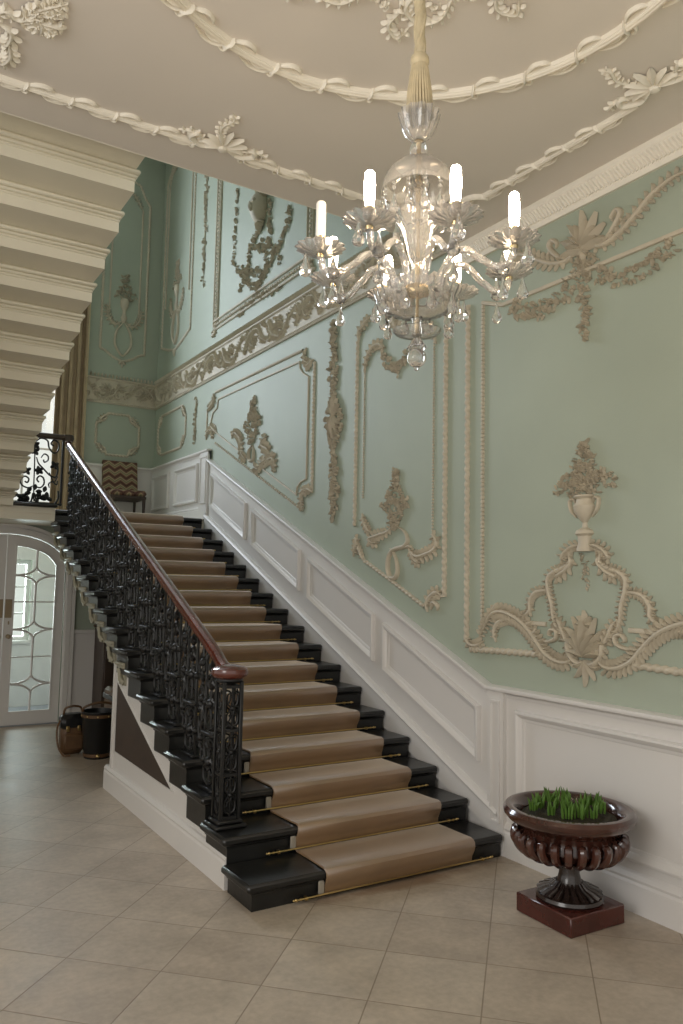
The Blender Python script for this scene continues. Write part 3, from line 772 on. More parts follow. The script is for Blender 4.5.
# one cast iron panel per step
def baluster():
    m = MB(); P = lambda a, b, x=0: (XB+x, nose(3)[0]+.03+a, nose(3)[1]+b)
    H = lambda a: zr(nose(3)[0]+.03+a)-nose(3)[1]+.012
    def st(pts, r=.0085, mirror_at=None):
        r *= 1.3
        m.tube([P(a, b) for a, b in spline(pts, 6)], [r*(.55+.45*math.sin(PI*min(1, i/(len(pts)*5)+.15))) for i in range((len(pts)-1)*6+1)], 6)
        if mirror_at is not None: st([(2*mirror_at-a, b) for a, b in pts], r)
    A0, A1, MID = .045, .215, .13
    m.box(XB-.03, XB+.03, P(.02, 0)[1], P(.24, 0)[1], P(0, 0)[2]+.001, P(0, .02)[2], bev=.005)
    for a in (A0, A1): m.box(XB-.009, XB+.009, P(a-.009, 0)[1], P(a+.009, 0)[1], P(0, 0)[2]+.002, P(0, H(a)+.01)[2], bev=.003)
    m.box(XB-.028, XB+.028, P(A0-.02, 0)[1], P(A1+.02, 0)[1], P(0, .335)[2], P(0, .355)[2], bev=.005)
    st([(MID, .03), (A0+.02, .06), (A0+.015, .13), (MID-.012, .15), (MID-.02, .115), (A0+.045, .105)], .0085, MID)
    st([(MID, .32), (A0+.015, .29), (A0+.02, .2), (MID-.015, .19), (MID-.02, .23)], .0085, MID)
    st([(MID, .37), (A0+.015, .41), (A0+.02, .5), (MID-.01, .51), (MID-.02, .46), (A0+.05, .45)], .0085, MID)
    st([(MID, .72), (A0+.02, .68), (A0+.015, .58), (MID-.012, .56), (MID-.02, .61)], .008, MID)
    st([(MID, .02), (MID, .34)], .007); st([(MID, .36), (MID, .8)], .007)
    for b in (.175, .535): m.ball(P(MID, b), .034, 10, 7); m.ball(P(A0, b), .024, 8, 6); m.ball(P(A1, b), .024, 8, 6)
    for b in (.255, .63, .74):
        for s in (-1, 1):
            m.tube([P(MID, b), P(MID+s*.025, b+.03), P(MID+s*.045, b+.02)], [.016, .024, .004], 6); m.tube([P(MID, b-.09), P(MID+s*.04, b-.07), P(MID+s*.06, b-.09)], [.014, .02, .004], 6)
        m.tube([P(MID, b), P(MID, b+.04), P(MID, b+.07)], [.014, .022, .002], 6)
    # link to the next panel: tall S scroll with leaves
    st([(A1, .30), (.26, .24), (.31, .30), (.32, .42), (.27, .47), (.245, .43), (.27, .40)])
    st([(A1, .52), (.25, .60), (.30, .62), (.34, .56), (.32, .5)])
    st([(A1, .86), (.25, .80), (.31, .83), (.345, .76), (.32, .70), (.285, .73)])
    st([(.28, .17), (.28, .72), (.28, H(.28))], .008)
    for b in (.3, .55, .78): m.ball(P(.28, b), .028, 8, 6)
    for b in (.22, .48, .60, .88): m.tube([P(.235, b), P(.28, b+.03), P(.325, b+.01)], [.004, .022, .004], 6)
    for b in (.36, .66):
        for s in (-1, 1): m.tube([P(.28, b), P(.28+s*.03, b+.035), P(.28+s*.045, b+.03)], [.01, .015, .003], 6)
    rg = random.Random(4)
    for _ in range(34):                                          # cast leaves filling the panel
        a, b = rg.uniform(.04, .33), rg.uniform(.05, .92)
        if b > H(a)-.05 or (a > .24 and b < .22): continue
        an = rg.uniform(0, 6.28); l = rg.uniform(.02, .04)
        x = rg.uniform(-.012, .012)
        m.tube([P(a-l*math.cos(an), b-l*math.sin(an), x), P(a, b, x*1.5), P(a+l*math.cos(an+.5), b+l*math.sin(an+.5), x)], [.004, .017, .002], 6)
    return m
b0 = None
for k in range(3, 16):
    if b0 is None: o = b0 = baluster().build('baluster_panel', 'iron', bal)
    else: o = b0.copy(); COL.objects.link(o)
    o.location = (0, (k-3)*TREAD, (k-3)*RISE)
# landing balustrade
YL = 9.21
lb = tag(empty('balustrade', (1.95, YL, 2.585)), 'black scrolled iron railing closing the landing edge in front of the bright window', 'balustrade')
m = MB(); m.box(1.47, 2.06, YL-.04, YL+.045, 3.335, 3.395, bev=.018); m.lathe([(0, 3.32), (.05, 3.325), (.062, 3.36), (.05, 3.40), (0, 3.405)], (2.01, YL, 0), 16)
tag(m.build('handrail', 'darkwood', lb), 'dark handrail')
m = MB(); m.box(1.47, 1.97, YL-.018, YL+.018, 2.584, 2.606, bev=.004)
for x in (1.955,): m.box(x-.012, x+.012, YL-.012, YL+.012, 2.58, 3.34, bev=.003)
m.build('frame', 'iron', lb)
def zq(x, y): p = on_plane(1, YL, x/4.879, 370+y/4.879); return (p[0], p[2])
m = MB()
def st3(pts, r=.009, taper=True):
    q = spline([zq(*p) for p in pts], 7); n = len(q)
    m.tube([(a, YL, b) for a, b in q], [r*(.5+.5*math.sin(PI*min(.5, i/n*1.5+.1))) for i in range(n)], 6)
st3([(172, 352), (200, 333), (232, 345), (240, 380), (262, 405), (284, 392), (286, 358), (264, 342), (250, 358), (262, 372)], .010)
st3([(178, 425), (188, 455), (212, 482), (245, 515), (272, 522), (282, 490), (278, 458), (264, 460)], .010)
st3([(200, 428), (216, 410), (234, 420), (234, 440), (217, 450), (212, 437)])
st3([(172, 345), (170, 410), (168, 480), (165, 560), (165, 640)], .008)
st3([(162, 565), (135, 574), (106, 560), (100, 535), (120, 518), (140, 530), (134, 548), (120, 543)], .010)
st3([(168, 565), (195, 574), (214, 556), (212, 528), (194, 517), (180, 532), (190, 548)], .010)
st3([(240, 575), (238, 555), (256, 545), (275, 560), (281, 540)])
st3([(60, 664), (110, 660), (148, 645), (162, 600)], .012); st3([(168, 600), (182, 645), (220, 662), (262, 658), (283, 625), (284, 590)], .012)
st3([(240, 500), (262, 545), (282, 520)], .007)
rng = random.Random(5)
Pq = lambda a, b, d: (a, YL-d, b)
for cx, cy, n in ((172, 365, 5), (172, 395, 4), (130, 490, 4), (190, 490, 5), (266, 465, 4)):
    for i in range(n):
        p = zq(cx, cy); an = i*2*PI/n+.6
        leaf(m, Pq, p[0], p[1], an, .055, .04, .006, .016); leaf(m, lambda a, b, d: (a, YL+d, b), p[0], p[1], an, .055, .04, .006, .016)
for i in range(26):
    p = zq(75+rng.random()*160, 585+rng.random()*50); an = rng.random()*6.3
    leaf(m, Pq, p[0], p[1], an, .07, .05, .006, .02); leaf(m, lambda a, b, d: (a, YL+d, b), p[0], p[1], an, .07, .05, .006, .02)
m.build('scroll_panel', 'iron', lb)

# ================================================================== CHANDELIER
CX, CY = 1.685, 2.22
ch = tag(empty('chandelier', (CX, CY, 2.5)), 'eight armed cut glass chandelier hanging on a cream tasselled cord', 'chandelier')
C0 = (CX, CY, 0)
m = MB()
pts = [(CX+.012*math.cos(i*.5), CY+.012*math.sin(i*.5), 3.70+i*.0128) for i in range(51)]
m.tube([(CX, CY, 3.70), (CX, CY, ZC)], .019, 12)
for ph in (0, 2.1, 4.2):
    m.tube([(CX+.014*math.cos(i*.22+ph), CY+.014*math.sin(i*.22+ph), 3.70+i*.0128) for i in range(51)], .010, 6)
m.lathe([(0, ZC-.03), (.05, ZC-.028), (.065, ZC-.01), (.065, ZC), (0, ZC)], C0, 20)
tag(m.build('cord', 'cord', ch), 'cream silk cord')
m = MB(); m.lathe([(0, 3.755), (.022, 3.75), (.034, 3.735), (.036, 3.715), (.028, 3.70), (.03, 3.695)], C0, 16)
rng = random.Random(2)
for i in range(26):
    a = i*2*PI/26; r0, r1 = .028, .046+.006*rng.random()
    m.tube([(CX+r0*math.cos(a), CY+r0*math.sin(a), 3.70), (CX+(r0+r1)/2*math.cos(a)*1.08, CY+(r0+r1)/2*math.sin(a)*1.08, 3.60), (CX+r1*math.cos(a+.05), CY+r1*math.sin(a+.05), 3.485+.02*rng.random())], .0052, 5)
m.lathe([(.018, 3.70), (.024, 3.6), (.03, 3.53), (0, 3.53)], C0, 16)
tag(m.build('tassel', 'cord', ch), 'cream fringed tassel')
def bowl(prof, n=40, lobes=0, amp=0, th=.005, top_only=True, mi=0):
    mb = MB(); k = len(prof)
    inner = [(max(0, r-th), z+th*.8) for r, z in prof[::-1]]
    P = prof+inner
    mb.lathe(P, C0, n, scallop=(lambda t, i: 1+amp*math.cos(lobes*t)) if lobes else None, cap=False)
    return mb
bowl([(.012, 3.405), (.03, 3.412), (.052, 3.44), (.066, 3.475), (.076, 3.515)], 48, 12, .07).build('crown_bowl', 'glass', ch)
m = MB(); m.ball((CX, CY, 3.375), .034, 16, 10); m.lathe([(0, 3.40), (.018, 3.40), (.016, 3.42), (0, 3.44)], C0, 14); m.build('glass_ball', 'drop', ch)
bowl([(.012, 3.335), (.05, 3.33), (.09, 3.31), (.12, 3.275), (.134, 3.235), (.136, 3.205)], 40, 20, .012).build('dome_canopy', 'glass', ch)
m = MB(); m.lathe([(0, 3.34), (.014, 3.34), (.012, 3.28), (.02, 3.25), (.022, 3.2), (.013, 3.17), (.018, 3.14), (.026, 3.12), (.02, 3.10), (0, 3.10)], C0, 18, scallop=lambda t, i: 1+.05*math.cos(8*t))
m.lathe([(0, 2.95), (.026, 2.95), (.02, 2.93), (.028, 2.90), (.036, 2.86), (.03, 2.84), (0, 2.84)], C0, 18)
m.lathe([(0, 2.73), (.02, 2.73), (.016, 2.71), (.024, 2.69), (.018, 2.67), (0, 2.67)], C0, 16); m.build('stem', 'glass', ch)
m = MB(); m.tube([(CX, CY, 2.68), (CX, CY, 3.41)], .006, 8); m.lathe([(0, 3.405), (.02, 3.405), (.02, 3.395), (0, 3.395)], C0, 12); m.lathe([(0, 2.85), (.04, 2.85), (.045, 2.835), (.04, 2.82), (0, 2.82)], C0, 16)
tag(m.build('central_rod', 'nickel', ch), 'silvered metal rod inside the glass')
bowl([(.015, 2.945), (.03, 2.96), (.042, 3.0), (.058, 3.06), (.085, 3.10), (.092, 3.125)], 48, 14, .03, th=.007).build('goblet', 'glass', ch)
bowl([(.02, 2.735), (.06, 2.74), (.105, 2.755), (.138, 2.785), (.15, 2.81), (.158, 2.832)], 48, 24, .025, th=.007).build('receiver_bowl', 'glass', ch)
bowl([(.01, 2.66), (.045, 2.664), (.075, 2.672), (.088, 2.684)], 40, 20, .03).build('lower_dish', 'glass', ch)
m = MB(); m.lathe([(0, 2.66), (.014, 2.655), (.03, 2.63), (.036, 2.622), (.02, 2.61), (0, 2.61)], C0, 16, scallop=lambda t, i: 1+.08*math.cos(8*t)); m.ball((CX, CY, 2.585), .036, 14, 9); m.lathe([(0, 2.535), (.008, 2.54), (.01, 2.555), (0, 2.56)], C0, 8)
m.build('ball_finial', 'drop', ch)
def drop_mesh(L=.085, r=.0205):
    mb = MB(); pr = [(0, 0), (.0035, -.004), (.004, -.012), (r*.55, -L*.45), (r*.95, -L*.7), (r, -L*.78), (r*.75, -L*.92), (0, -L)]
    mb.lathe(pr, (0, 0, 0), 8, cap=False); mb.lathe([(0, .004), (.003, .006), (.0, .012)], (0, 0, 0), 6, cap=False); return mb
D0 = None
def drop(parent, x, y, z, s=1):
    global D0
    if D0 is None: o = D0 = drop_mesh().build('crystal_drop', 'drop', smooth=False)
    else: o = D0.copy(); COL.objects.link(o)
    o.parent = parent; o.matrix_parent_inverse = wmat(parent).inverted(); o.location = (x, y, z); o.scale = (s, s, s); return o
for i in range(14):                                            # drops round the dome rim, on button chains
    a = i*2*PI/14+.2; x, y = CX+.132*math.cos(a), CY+.132*math.sin(a)
    mb = MB(); mb.ball((x, y, 3.196), .007, 8, 6); mb.ball((x, y, 3.178), .008, 8, 6)
    dc = mb.build('button_chain', 'drop', ch); drop(dc, x, y, 3.165, 1.0 if i % 2 else .75)
for i in range(6):
    a = i*2*PI/6; drop(ch, CX+.028*math.cos(a), CY+.028*math.sin(a), 3.29, .9)
ARM_R, PAN_Z, PH = .365, 2.94, math.radians(27)
lit_off = None
for i in range(8):
    a = PH+i*PI/4; ca, sa = math.cos(a), math.sin(a)
    T = lambda r, z, s=0: (CX+ca*r-sa*s, CY+sa*r+ca*s, z)
    sp_ = spline([(.075, 2.845), (.10, 2.895), (.14, 2.945), (.19, 2.95), (.245, 2.905), (.30, 2.868), (.345, 2.872), (.366, 2.92)], 7)
    m = MB(); n = len(sp_)
    m.tube([T(*p) for p in sp_], .0125, 9, twist=(.13, 3, .8))
    arm = m.build('arm', 'armglass', ch)
    px, py = CX+ca*ARM_R, CY+sa*ARM_R
    m = MB(); pr = [(.01, PAN_Z-.012), (.04, PAN_Z-.010), (.062, PAN_Z-.002), (.077, PAN_Z+.012)]
    m.lathe(pr+[(r-.004, z+.005) for r, z in pr[::-1]], (px, py, 0), 84, scallop=lambda t, j: 1+(.26*abs(math.cos(7*t))-.06 if j in (3, 4) else (.10*abs(math.cos(7*t)) if j in (2, 5) else 0)), cap=False)
    m.build('drip_pan', 'armglass', arm)
    m = MB(); m.lathe([(0, PAN_Z-.025), (.012, PAN_Z-.024), (.014, PAN_Z-.01), (.010, PAN_Z-.004), (0, PAN_Z-.004)], (px, py, 0), 14); m.lathe([(0, PAN_Z+.045), (.021, PAN_Z+.045), (.022, PAN_Z+.05), (0, PAN_Z+.051)], (px, py, 0), 16)
    tag(m.build('ferrule', 'nickel', arm), 'silvered metal collar')
    m = MB(); m.lathe([(.010, PAN_Z), (.014, PAN_Z+.008), (.021, PAN_Z+.02), (.022, PAN_Z+.044), (.019, PAN_Z+.044), (.018, PAN_Z+.02), (.008, PAN_Z+.006)], (px, py, 0), 16, cap=False)
    m.build('candle_cup', 'glass', arm)
    lit = i != 3
    m = MB(); b0_ = PAN_Z+.05
    if lit: m.lathe([(0, b0_), (.0145, b0_), (.0185, b0_+.05), (.019, b0_+.08), (.0165, b0_+.118), (.012, b0_+.126), (0, b0_+.128)], (px, py, 0), 16, cap=False)
    else: m.lathe([(0, b0_), (.018, b0_), (.018, b0_+.125), (.015, b0_+.13), (0, b0_+.13)], (px, py, 0), 16, cap=False)
    tag(m.build('candle_lamp', 'bulbglow' if lit else 'wax', arm), 'glowing candle lamp' if lit else 'unlit white candle lamp')
    for dr, ds, dz, s in ((-.045, .012, -.012, 1.1), (.05, -.01, -.004, 1.1)):
        x, y, _ = T(ARM_R+dr, 0, ds); drop(arm, x, y, PAN_Z+dz, s)
        if dr < 0: drop(arm, x, y, PAN_Z+dz-.10, .95)
for i in range(10):                                            # drops below the receiver bowl
    a = i*2*PI/10; drop(ch, CX+.150*math.cos(a), CY+.150*math.sin(a), 2.80, 1.0)

# ================================================================== PLANTED URN
UX, UY = 3.40, 3.07
urn = tag(empty('garden_urn', (UX, UY, 0)), 'polished dark mahogany urn with a ribbed bowl on a square plinth', 'urn')
m = MB(); hs = .20; m.box(-hs, hs, -hs, hs, 0, .10, bev=.006)
po = m.build('plinth', 'plinthwood', urn, world=False); po.rotation_euler = (0, 0, math.radians(-1.5))
U0 = (UX, UY, 0)
m = MB(); m.lathe([(0, .10), (.17, .10), (.178, .112), (.172, .128), (.14, .135), (.09, .155), (.066, .19), (.055, .23), (.053, .275), (.058, .305), (.075, .325), (0, .33)], U0, 40)
for i in range(20):
    a = i*2*PI/20; m.tube([(UX+r*math.cos(a), UY+r*math.sin(a), z) for r, z in ((.165, .128), (.13, .146), (.095, .162), (.07, .19))], [.02, .018, .012, .006], 6)
tag(m.build('foot', 'urnstem', urn), 'dark turned foot carved with leaves')
m = MB(); m.lathe([(0, .322), (.10, .322), (.17, .332), (.235, .355), (.262, .39), (.258, .43), (.252, .445), (.254, .455), (.262, .48), (.272, .508), (.255, .508), (.244, .46), (.0, .45)], U0, 48)
m.build('bowl', 'urnwood', urn)
for i in range(26):
    a = i*2*PI/26
    if i == 0:
        r = MB(); r.tube([(q*math.cos(a), q*math.sin(a), z) for q, z in spline([(.15, .322), (.21, .334), (.258, .358), (.287, .395), (.290, .43), (.268, .44)], 4)], [.010]+[.0225]*19+[.012], 8)
        rib0 = r.build('rib', 'urnwood', urn, world=False)
    else:
        c = rib0.copy(); COL.objects.link(c); c.rotation_euler = (0, 0, a)
m = MB(); m.lathe([(.255, .47), (.275, .478), (.30, .50), (.33, .515), (.35, .54), (.352, .56), (.338, .578), (.315, .582), (.29, .57), (.275, .55), (.262, .52), (.258, .49)], U0, 56, cap=False)
m.build('rim', 'urnwood', urn)
m = MB(); rng = random.Random(9); n = 44
rings = [(0, .555)]+[(.25*j/8, .555-.02*(j/8)**2) for j in range(1, 9)]
m.lathe([(r, z+.008*math.sin(r*90)) for r, z in rings[::-1]], U0, 40, scallop=lambda t, i: 1+.01*math.sin(9*t+i), cap=False)
tag(m.build('soil', 'soil'), 'dark soil filling the mahogany urn', 'soil', kind='stuff')
rng = random.Random(12)
spots = [(-.17, .10), (-.155, -.02), (-.06, .17), (-.05, .07), (-.06, -.05), (-.07, -.13), (.03, .18), (.05, .06), (.04, -.06), (.10, -.12), (.12, .12), (.17, .02), (.17, -.07), (.0, -.16), (-.11, .11), (-.13, -.10), (-.01, .0), (.09, -.02), (.07, .17), (.20, -.02)]
where = ['near the rim toward the stairs', 'beside the rim, facing the steps', 'at the back of the urn', 'just behind the middle of the urn', 'just before the middle of the urn', 'toward the front rim on the stair side', 'close to the back rim by the wall', 'beyond the middle toward the wall', 'in the middle front of the urn', 'at the front rim', 'toward the wall panel', 'nearest the white wall', 'by the front rim on the wall side', 'alone at the very front edge', 'halfway to the far rim by the steps', 'by the rim between steps and hall', 'right in the centre of the soil', 'halfway from the centre toward the wall', 'at the rim nearest the dado corner', 'touching the rim on the wall side']
for (dx, dy), wh in zip(spots, where):
    g = MB(); x0, y0 = UX+dx, UY+dy
    for j in range(rng.randint(8, 12)):
        a = rng.random()*6.28; r = rng.random()*.03; h = .03+.05*rng.random(); le = .004+.014*rng.random()
        bx, by = x0+r*math.cos(a), y0+r*math.sin(a)
        pts = spline([(bx, by, .560), (bx+le*.4*math.cos(a), by+le*.4*math.sin(a), .563+h*.6), (bx+le*math.cos(a), by+le*math.sin(a), .563+h)], 3)
        g.tube(pts, [.006, .0075, .008, .0075, .006, .003, .001][:len(pts)], 5, flat=.5)
    o = g.build('bulb_shoots', 'shoot'); tag(o, 'clump of fresh green bulb shoots '+wh, 'plant', 'green shoots in the mahogany urn')

# ================================================================== LANDING: CHAIR AND CURTAIN
chx, chy = 3.27, 11.28
cr = tag(empty('side_chair', (chx, chy, LAND_Z)), 'old side chair in flame stitch needlework at the head of the stairs', 'chair')
def bx(name, mat_, par, *a, bev=.01): m_ = MB(); m_.box(*a, bev=bev); return m_.build(name, mat_, par, world=False)
m = MB(); m.box(-.26, .26, -.28, .22, .40, .485, bev=.03); s_ = m.build('seat', 'flame', cr, world=False)
m = MB(); vs_ = [(-.25, .165, .46), (.25, .165, .46), (.25, .265, .94), (-.25, .265, .94)]
m.prism([(.15, .47), (.24, .955), (.305, .945), (.215, .47)], -.255, .255, lambda a, b, w: (w, a, b)); m.build('backrest', 'flame', cr, world=False)
bx('seat_rail', 'darkwood', cr, -.255, .255, -.275, .215, .355, .402)
for sx in (-1, 1):
    m = MB(); m.tube([(sx*.225, -.25, .36), (sx*.225, -.25, .0)], [.026, .018], 8); m.build('leg', 'darkwood', cr, world=False)
    m = MB(); m.tube([(sx*.225, .19, .45), (sx*.225, .19, .25), (sx*.235, .25, 0)], [.022, .02, .017], 8); m.build('leg', 'darkwood', cr, world=False)
m = MB(); m.tube([(-.225, -.02, .16), (.225, -.02, .16)], .012, 6); m.tube([(-.225, -.25, .16), (-.228, .2, .16)], .012, 6); m.tube([(.225, -.25, .16), (.228, .2, .16)], .012, 6); m.build('stretcher', 'darkwood', cr, world=False)

def drape(x0, x1, y, z0, z1, folds, seed, depth=.05):
    rg = random.Random(seed); m = MB(); nx = folds*10; nz = 12; vs = []
    ph = [rg.random()*.5 for _ in range(folds+1)]
    for side in (0, .006):
        for iz in range(nz+1):
            t = iz/nz
            for ix in range(nx+1):
                s = ix/nx; a = s*folds*2*PI+ph[int(s*folds)]*.0
                x = x0+(x1-x0)*s+.012*math.sin(a*2)
                vs.append((x, y-depth*math.cos(a)*(.75+.25*math.cos(5*s+t))+side, z0+(z1-z0)*t))
    w = nx+1; N = w*(nz+1)
    q = lambda i, j, o: o+j*w+i
    fs = []
    for o in (0, N):
        fs += [(q(i, j, o), q(i+1, j, o), q(i+1, j+1, o), q(i, j+1, o)) for i in range(nx) for j in range(nz)]
    fs += [(q(0, j, 0), q(0, j+1, 0), q(0, j+1, N), q(0, j, N)) for j in range(nz)]+[(q(nx, j, 0), q(nx, j+1, 0), q(nx, j+1, N), q(nx, j, N)) for j in range(nz)]
    fs += [(q(i, 0, 0), q(i+1, 0, 0), q(i+1, 0, N), q(i, 0, N)) for i in range(nx)]+[(q(i, nz, 0), q(i+1, nz, 0), q(i+1, nz, N), q(i, nz, N)) for i in range(nx)]
    m.add(vs, fs); return m
cu = drape(2.28, 2.70, YB-.11, 2.56, 7.8, 4, 3).build('curtain', 'curtain')
tag(cu, 'long brown silk curtain hanging beside the landing window', 'curtain')
m = MB(); m.box(2.70, 2.735, YB-.10, YB-.07, 2.56, 7.8, bev=.006); m.build('braid_edge', 'trimcloth', cu)
m = MB(); m.tube([(.7, YB-.11, 7.85), (2.85, YB-.11, 7.85)], .025, 8)
for x in (.7, 2.85): m.ball((x, YB-.11, 7.85), .045, 10, 7)
tag(m.build('curtain_pole', 'darkwood'), 'dark curtain pole above the landing window', 'curtain pole')

# ================================================================== UNDER THE STAIRS
cb = tag(empty('cupboard', (2.95, 9.85, 0)), 'dark low wooden cupboard in the shadow behind the stairs', 'cupboard')
m = MB(); m.box(2.63, 3.4, 9.62, 10.05, .06, 1.16, bev=.01); m.box(2.61, 3.42, 9.60, 10.06, 1.16, 1.2, bev=.012); m.box(2.64, 3.39, 9.64, 10.04, 0, .06); m.build('body', 'darkwood', cb)
for i in (0, 1):
    m = MB(); m.box(2.65+.37*i, 3.0+.37*i, 9.605, 9.622, .1, 1.12, bev=.005); dd = m.build('door', 'darkwood', cb)
    m = MB(); m.ball((2.97+.09*i, 9.595, .62), .015, 8, 6); m.build('knob', 'brass', dd)
tr = tag(empty('travel_trunk', (2.55, 8.35, 0)), 'worn brown leather trunk standing on end under the stairs', 'trunk')
m = MB(); m.box(2.38, 2.78, 8.25, 8.62, 0, .62, bev=.03); m.build('body', 'leather', tr)
m = MB()
for z in (.12, .5): m.box(2.372, 2.788, 8.242, 8.628, z, z+.05, bev=.006)
m.build('strap', 'blackleather', tr)
m = MB(); m.box(2.54, 2.62, 8.236, 8.25, .28, .36, bev=.006); m.build('clasp', 'brass', tr)
m = MB(); m.tube(spline([(2.5, 8.42, .615), (2.52, 8.42, .66), (2.58, 8.42, .67), (2.64, 8.42, .66), (2.66, 8.42, .615)], 5), .012, 6); m.build('handle', 'blackleather', tr)
BX, BY = 2.185, 8.05
bk = tag(empty('leather_bucket', (BX, BY, 0)), 'black leather bucket with brass rivets on the flagstones under the stairs', 'bucket')
m = MB(); m.lathe([(0, 0), (.125, 0), (.13, .012), (.165, .43), (.172, .44), (.172, .455), (.158, .455), (.12, .02), (0, .02)], (BX, BY, 0), 28); m.build('body', 'blackleather', bk)
m = MB(); m.lathe([(.128, .02), (.136, .02), (.138, .05), (.130, .05)], (BX, BY, 0), 28, cap=False); m.lathe([(.162, .40), (.170, .40), (.173, .43), (.166, .43)], (BX, BY, 0), 28, cap=False); m.build('band', 'leather', bk)
m = MB(); m.tube(spline([(BX-.16, BY, .43), (BX-.15, BY-.03, .50), (BX, BY-.05, .54), (BX+.15, BY-.03, .50), (BX+.16, BY, .43)], 6), .012, 6); m.build('handle', 'leather', bk)
m = MB()
for i in range(10):
    a = i*2*PI/10; m.ball((BX+.166*math.cos(a), BY+.166*math.sin(a), .415), .010, 7, 5)
m.ball((BX-.03, BY-.135, .036), .02, 8, 6); m.build('rivet', 'brass', bk)
sb = tag(empty('leather_satchel', (2.0, 8.33, 0)), 'brown leather satchel with a dark flap standing beside the black bucket', 'bag')
SX, SY = 1.995, 8.33
m = MB(); m.box(SX-.115, SX+.115, SY-.085, SY+.085, 0, .36, bev=.045); m.box(SX-.095, SX+.095, SY-.105, SY-.07, .05, .21, bev=.015); m.build('body', 'leather', sb)
m = MB(); m.box(SX-.122, SX+.122, SY-.094, SY+.092, .235, .40, bev=.04); m.build('flap', 'blackleather', sb)
m = MB(); m.tube(spline([(SX-.09, SY, .39), (SX-.075, SY-.02, .455), (SX, SY-.03, .475), (SX+.075, SY-.02, .455), (SX+.09, SY, .39)], 5), .011, 6); m.build('handle', 'leather', sb)
m = MB(); m.tube(spline([(SX-.125, SY-.02, .34), (SX-.16, SY-.06, .25), (SX-.15, SY-.10, .10), (SX-.10, SY-.13, .012), (SX-.04, SY-.16, .012)], 6), .010, 6, flat=.6); m.build('shoulder_strap', 'leather', sb)
for dx in (-.06, .05):
    m = MB(); m.box(SX+dx-.016, SX+dx+.016, SY-.102, SY-.09, .235, .29, bev=.004); m.build('buckle', 'brass', sb)
# ================================================================== PLASTER RELIEFS
def zz(ox, oy, k): return lambda x, y: rw(ox+x/k, oy+y/k)
def trace(f, pts): return [f(*p) for p in pts]
def relief(name, loc, label, cat='plaster relief'): return tag(empty(name, loc), label, cat)

# ---- frieze band at the level of the hall ceiling
FZ0, FZ1 = 4.37, 4.77
def frieze(name, P, a0, a1, label):
    m = MB()
    run_mould(m, P, [(a0, FZ0), (a1, FZ0)], [(0, -.01), (.02, -.01), (.03, .005), (.028, .02), (.014, .032), (.010, .036), (.010, .345), (.016, .35), (.03, .356), (.034, .37), (.02, .38), (0, .385)])
    t = struct(m.build(name, 'plaster'), label, 'frieze')
    d = MB()
    n = int((a1-a0)/.052)
    for i in range(n):
        a = a0+(i+.5)*(a1-a0)/n; leaf(d, P, a, FZ1-.015, PI/2, .055, .034, .02, .045)
    beads(d, P, [(a0, FZ0+.012), (a1, FZ0+.012)], .011, .034, dep=.042)
    d.build('crest', 'plaster', t)
    s = MB(); rg = random.Random(7); L = .62; k = max(1, int(round((a1-a0)/L))); L = (a1-a0)/k; zc = (FZ0+FZ1)/2-.005
    for i in range(k):
        c = a0+(i+.5)*L; up_ = 1 if i % 2 else -1
        acanthus(s, P, [(c-L*.5, zc-up_*.11), (c-L*.28, zc-up_*.03), (c-L*.12, zc+up_*.10), (c+L*.1, zc+up_*.115), (c+L*.2, zc+up_*.01), (c+L*.08, zc-up_*.07), (c-L*.05, zc-up_*.03), (c-.01, zc+up_*.03)], .014, .04, .075, gap=.036)
        flower(s, P, c+.02, zc, .05, .05, rg, 6)
        acanthus(s, P, [(c+L*.05, zc+up_*.12), (c+L*.25, zc+up_*.08), (c+L*.38, zc-up_*.02), (c+L*.5, zc-up_*.11*(-1)*-1)], .02, .045, .09, gap=.05)
        stroke(s, P, [(c+L*.3, zc+up_*.02), (c+L*.36, zc+up_*.1), (c+L*.44, zc+up_*.11), (c+L*.46, zc+up_*.05)], .018, .04)
        for q in range(14):
            leaf(s, P, c+L*(rg.random()-.5), zc+(rg.random()-.5)*.24, rg.random()*6.3, .075, .034, .015, .045, bend=rg.uniform(-1.5, 1.5))
    s.build('scroll_foliage', 'plaster', t)
frieze('trim_9', RW, YCE+.03, YB, 'deep scrolled foliage frieze along the stair wall')
frieze('trim_10', BW, 2.72, XW, 'deep scrolled foliage frieze on the far landing wall')

# ---- large panel beside the hall (frame, cresting above, vase cartouche below)
A3 = 3.285
r3 = relief('wall_relief', (XW, A3, 1.3), 'large rope framed plaster panel with a flower vase over scrolls, behind the planted urn')
m = MB()
for pts in ([(4.37, 3.86), (4.37, 1.36)], [(4.33, 1.315), (3.64, 1.335)]): rope(m, RW, pts, .026, .075); rope(m, RW, mirror(pts, A3), .026, .075)
for pts in ([(4.205, 3.83), (4.205, 1.50)],):
    beads(m, RW, pts, .018, .03, dep=.02); beads(m, RW, mirror(pts, A3), .018, .03, dep=.02)
for pts in ([(4.0, 3.755), (2.57, 3.755)], [(4.20, 3.83), (4.0, 3.755)], [(2.37, 3.83), (2.57, 3.755)], [(3.60, 1.53), (3.86, 1.53)], [(2.97, 1.53), (2.71, 1.53)]): fillet(m, RW, pts, .016, .018)
m.build('rope_frame', 'plaster', r3)
f3 = zz(460, 430, 3.063)
m = MB()
def both(fn, pts, *a, **k):
    q = trace(f3, pts); fn(m, RW, q, *a, **k); fn(m, RW, mirror(q, A3), *a, **k)
both(lambda *a: acanthus(*a, .05, gap=.03), [(355, 368), (338, 380), (340, 405), (318, 424), (290, 436), (273, 455), (274, 490), (284, 530), (290, 580), (308, 612), (338, 626)], .022, .035)
both(acanthus, [(338, 385), (345, 405), (325, 432), (300, 448), (318, 452)], .018, .04, .07, gap=.04)
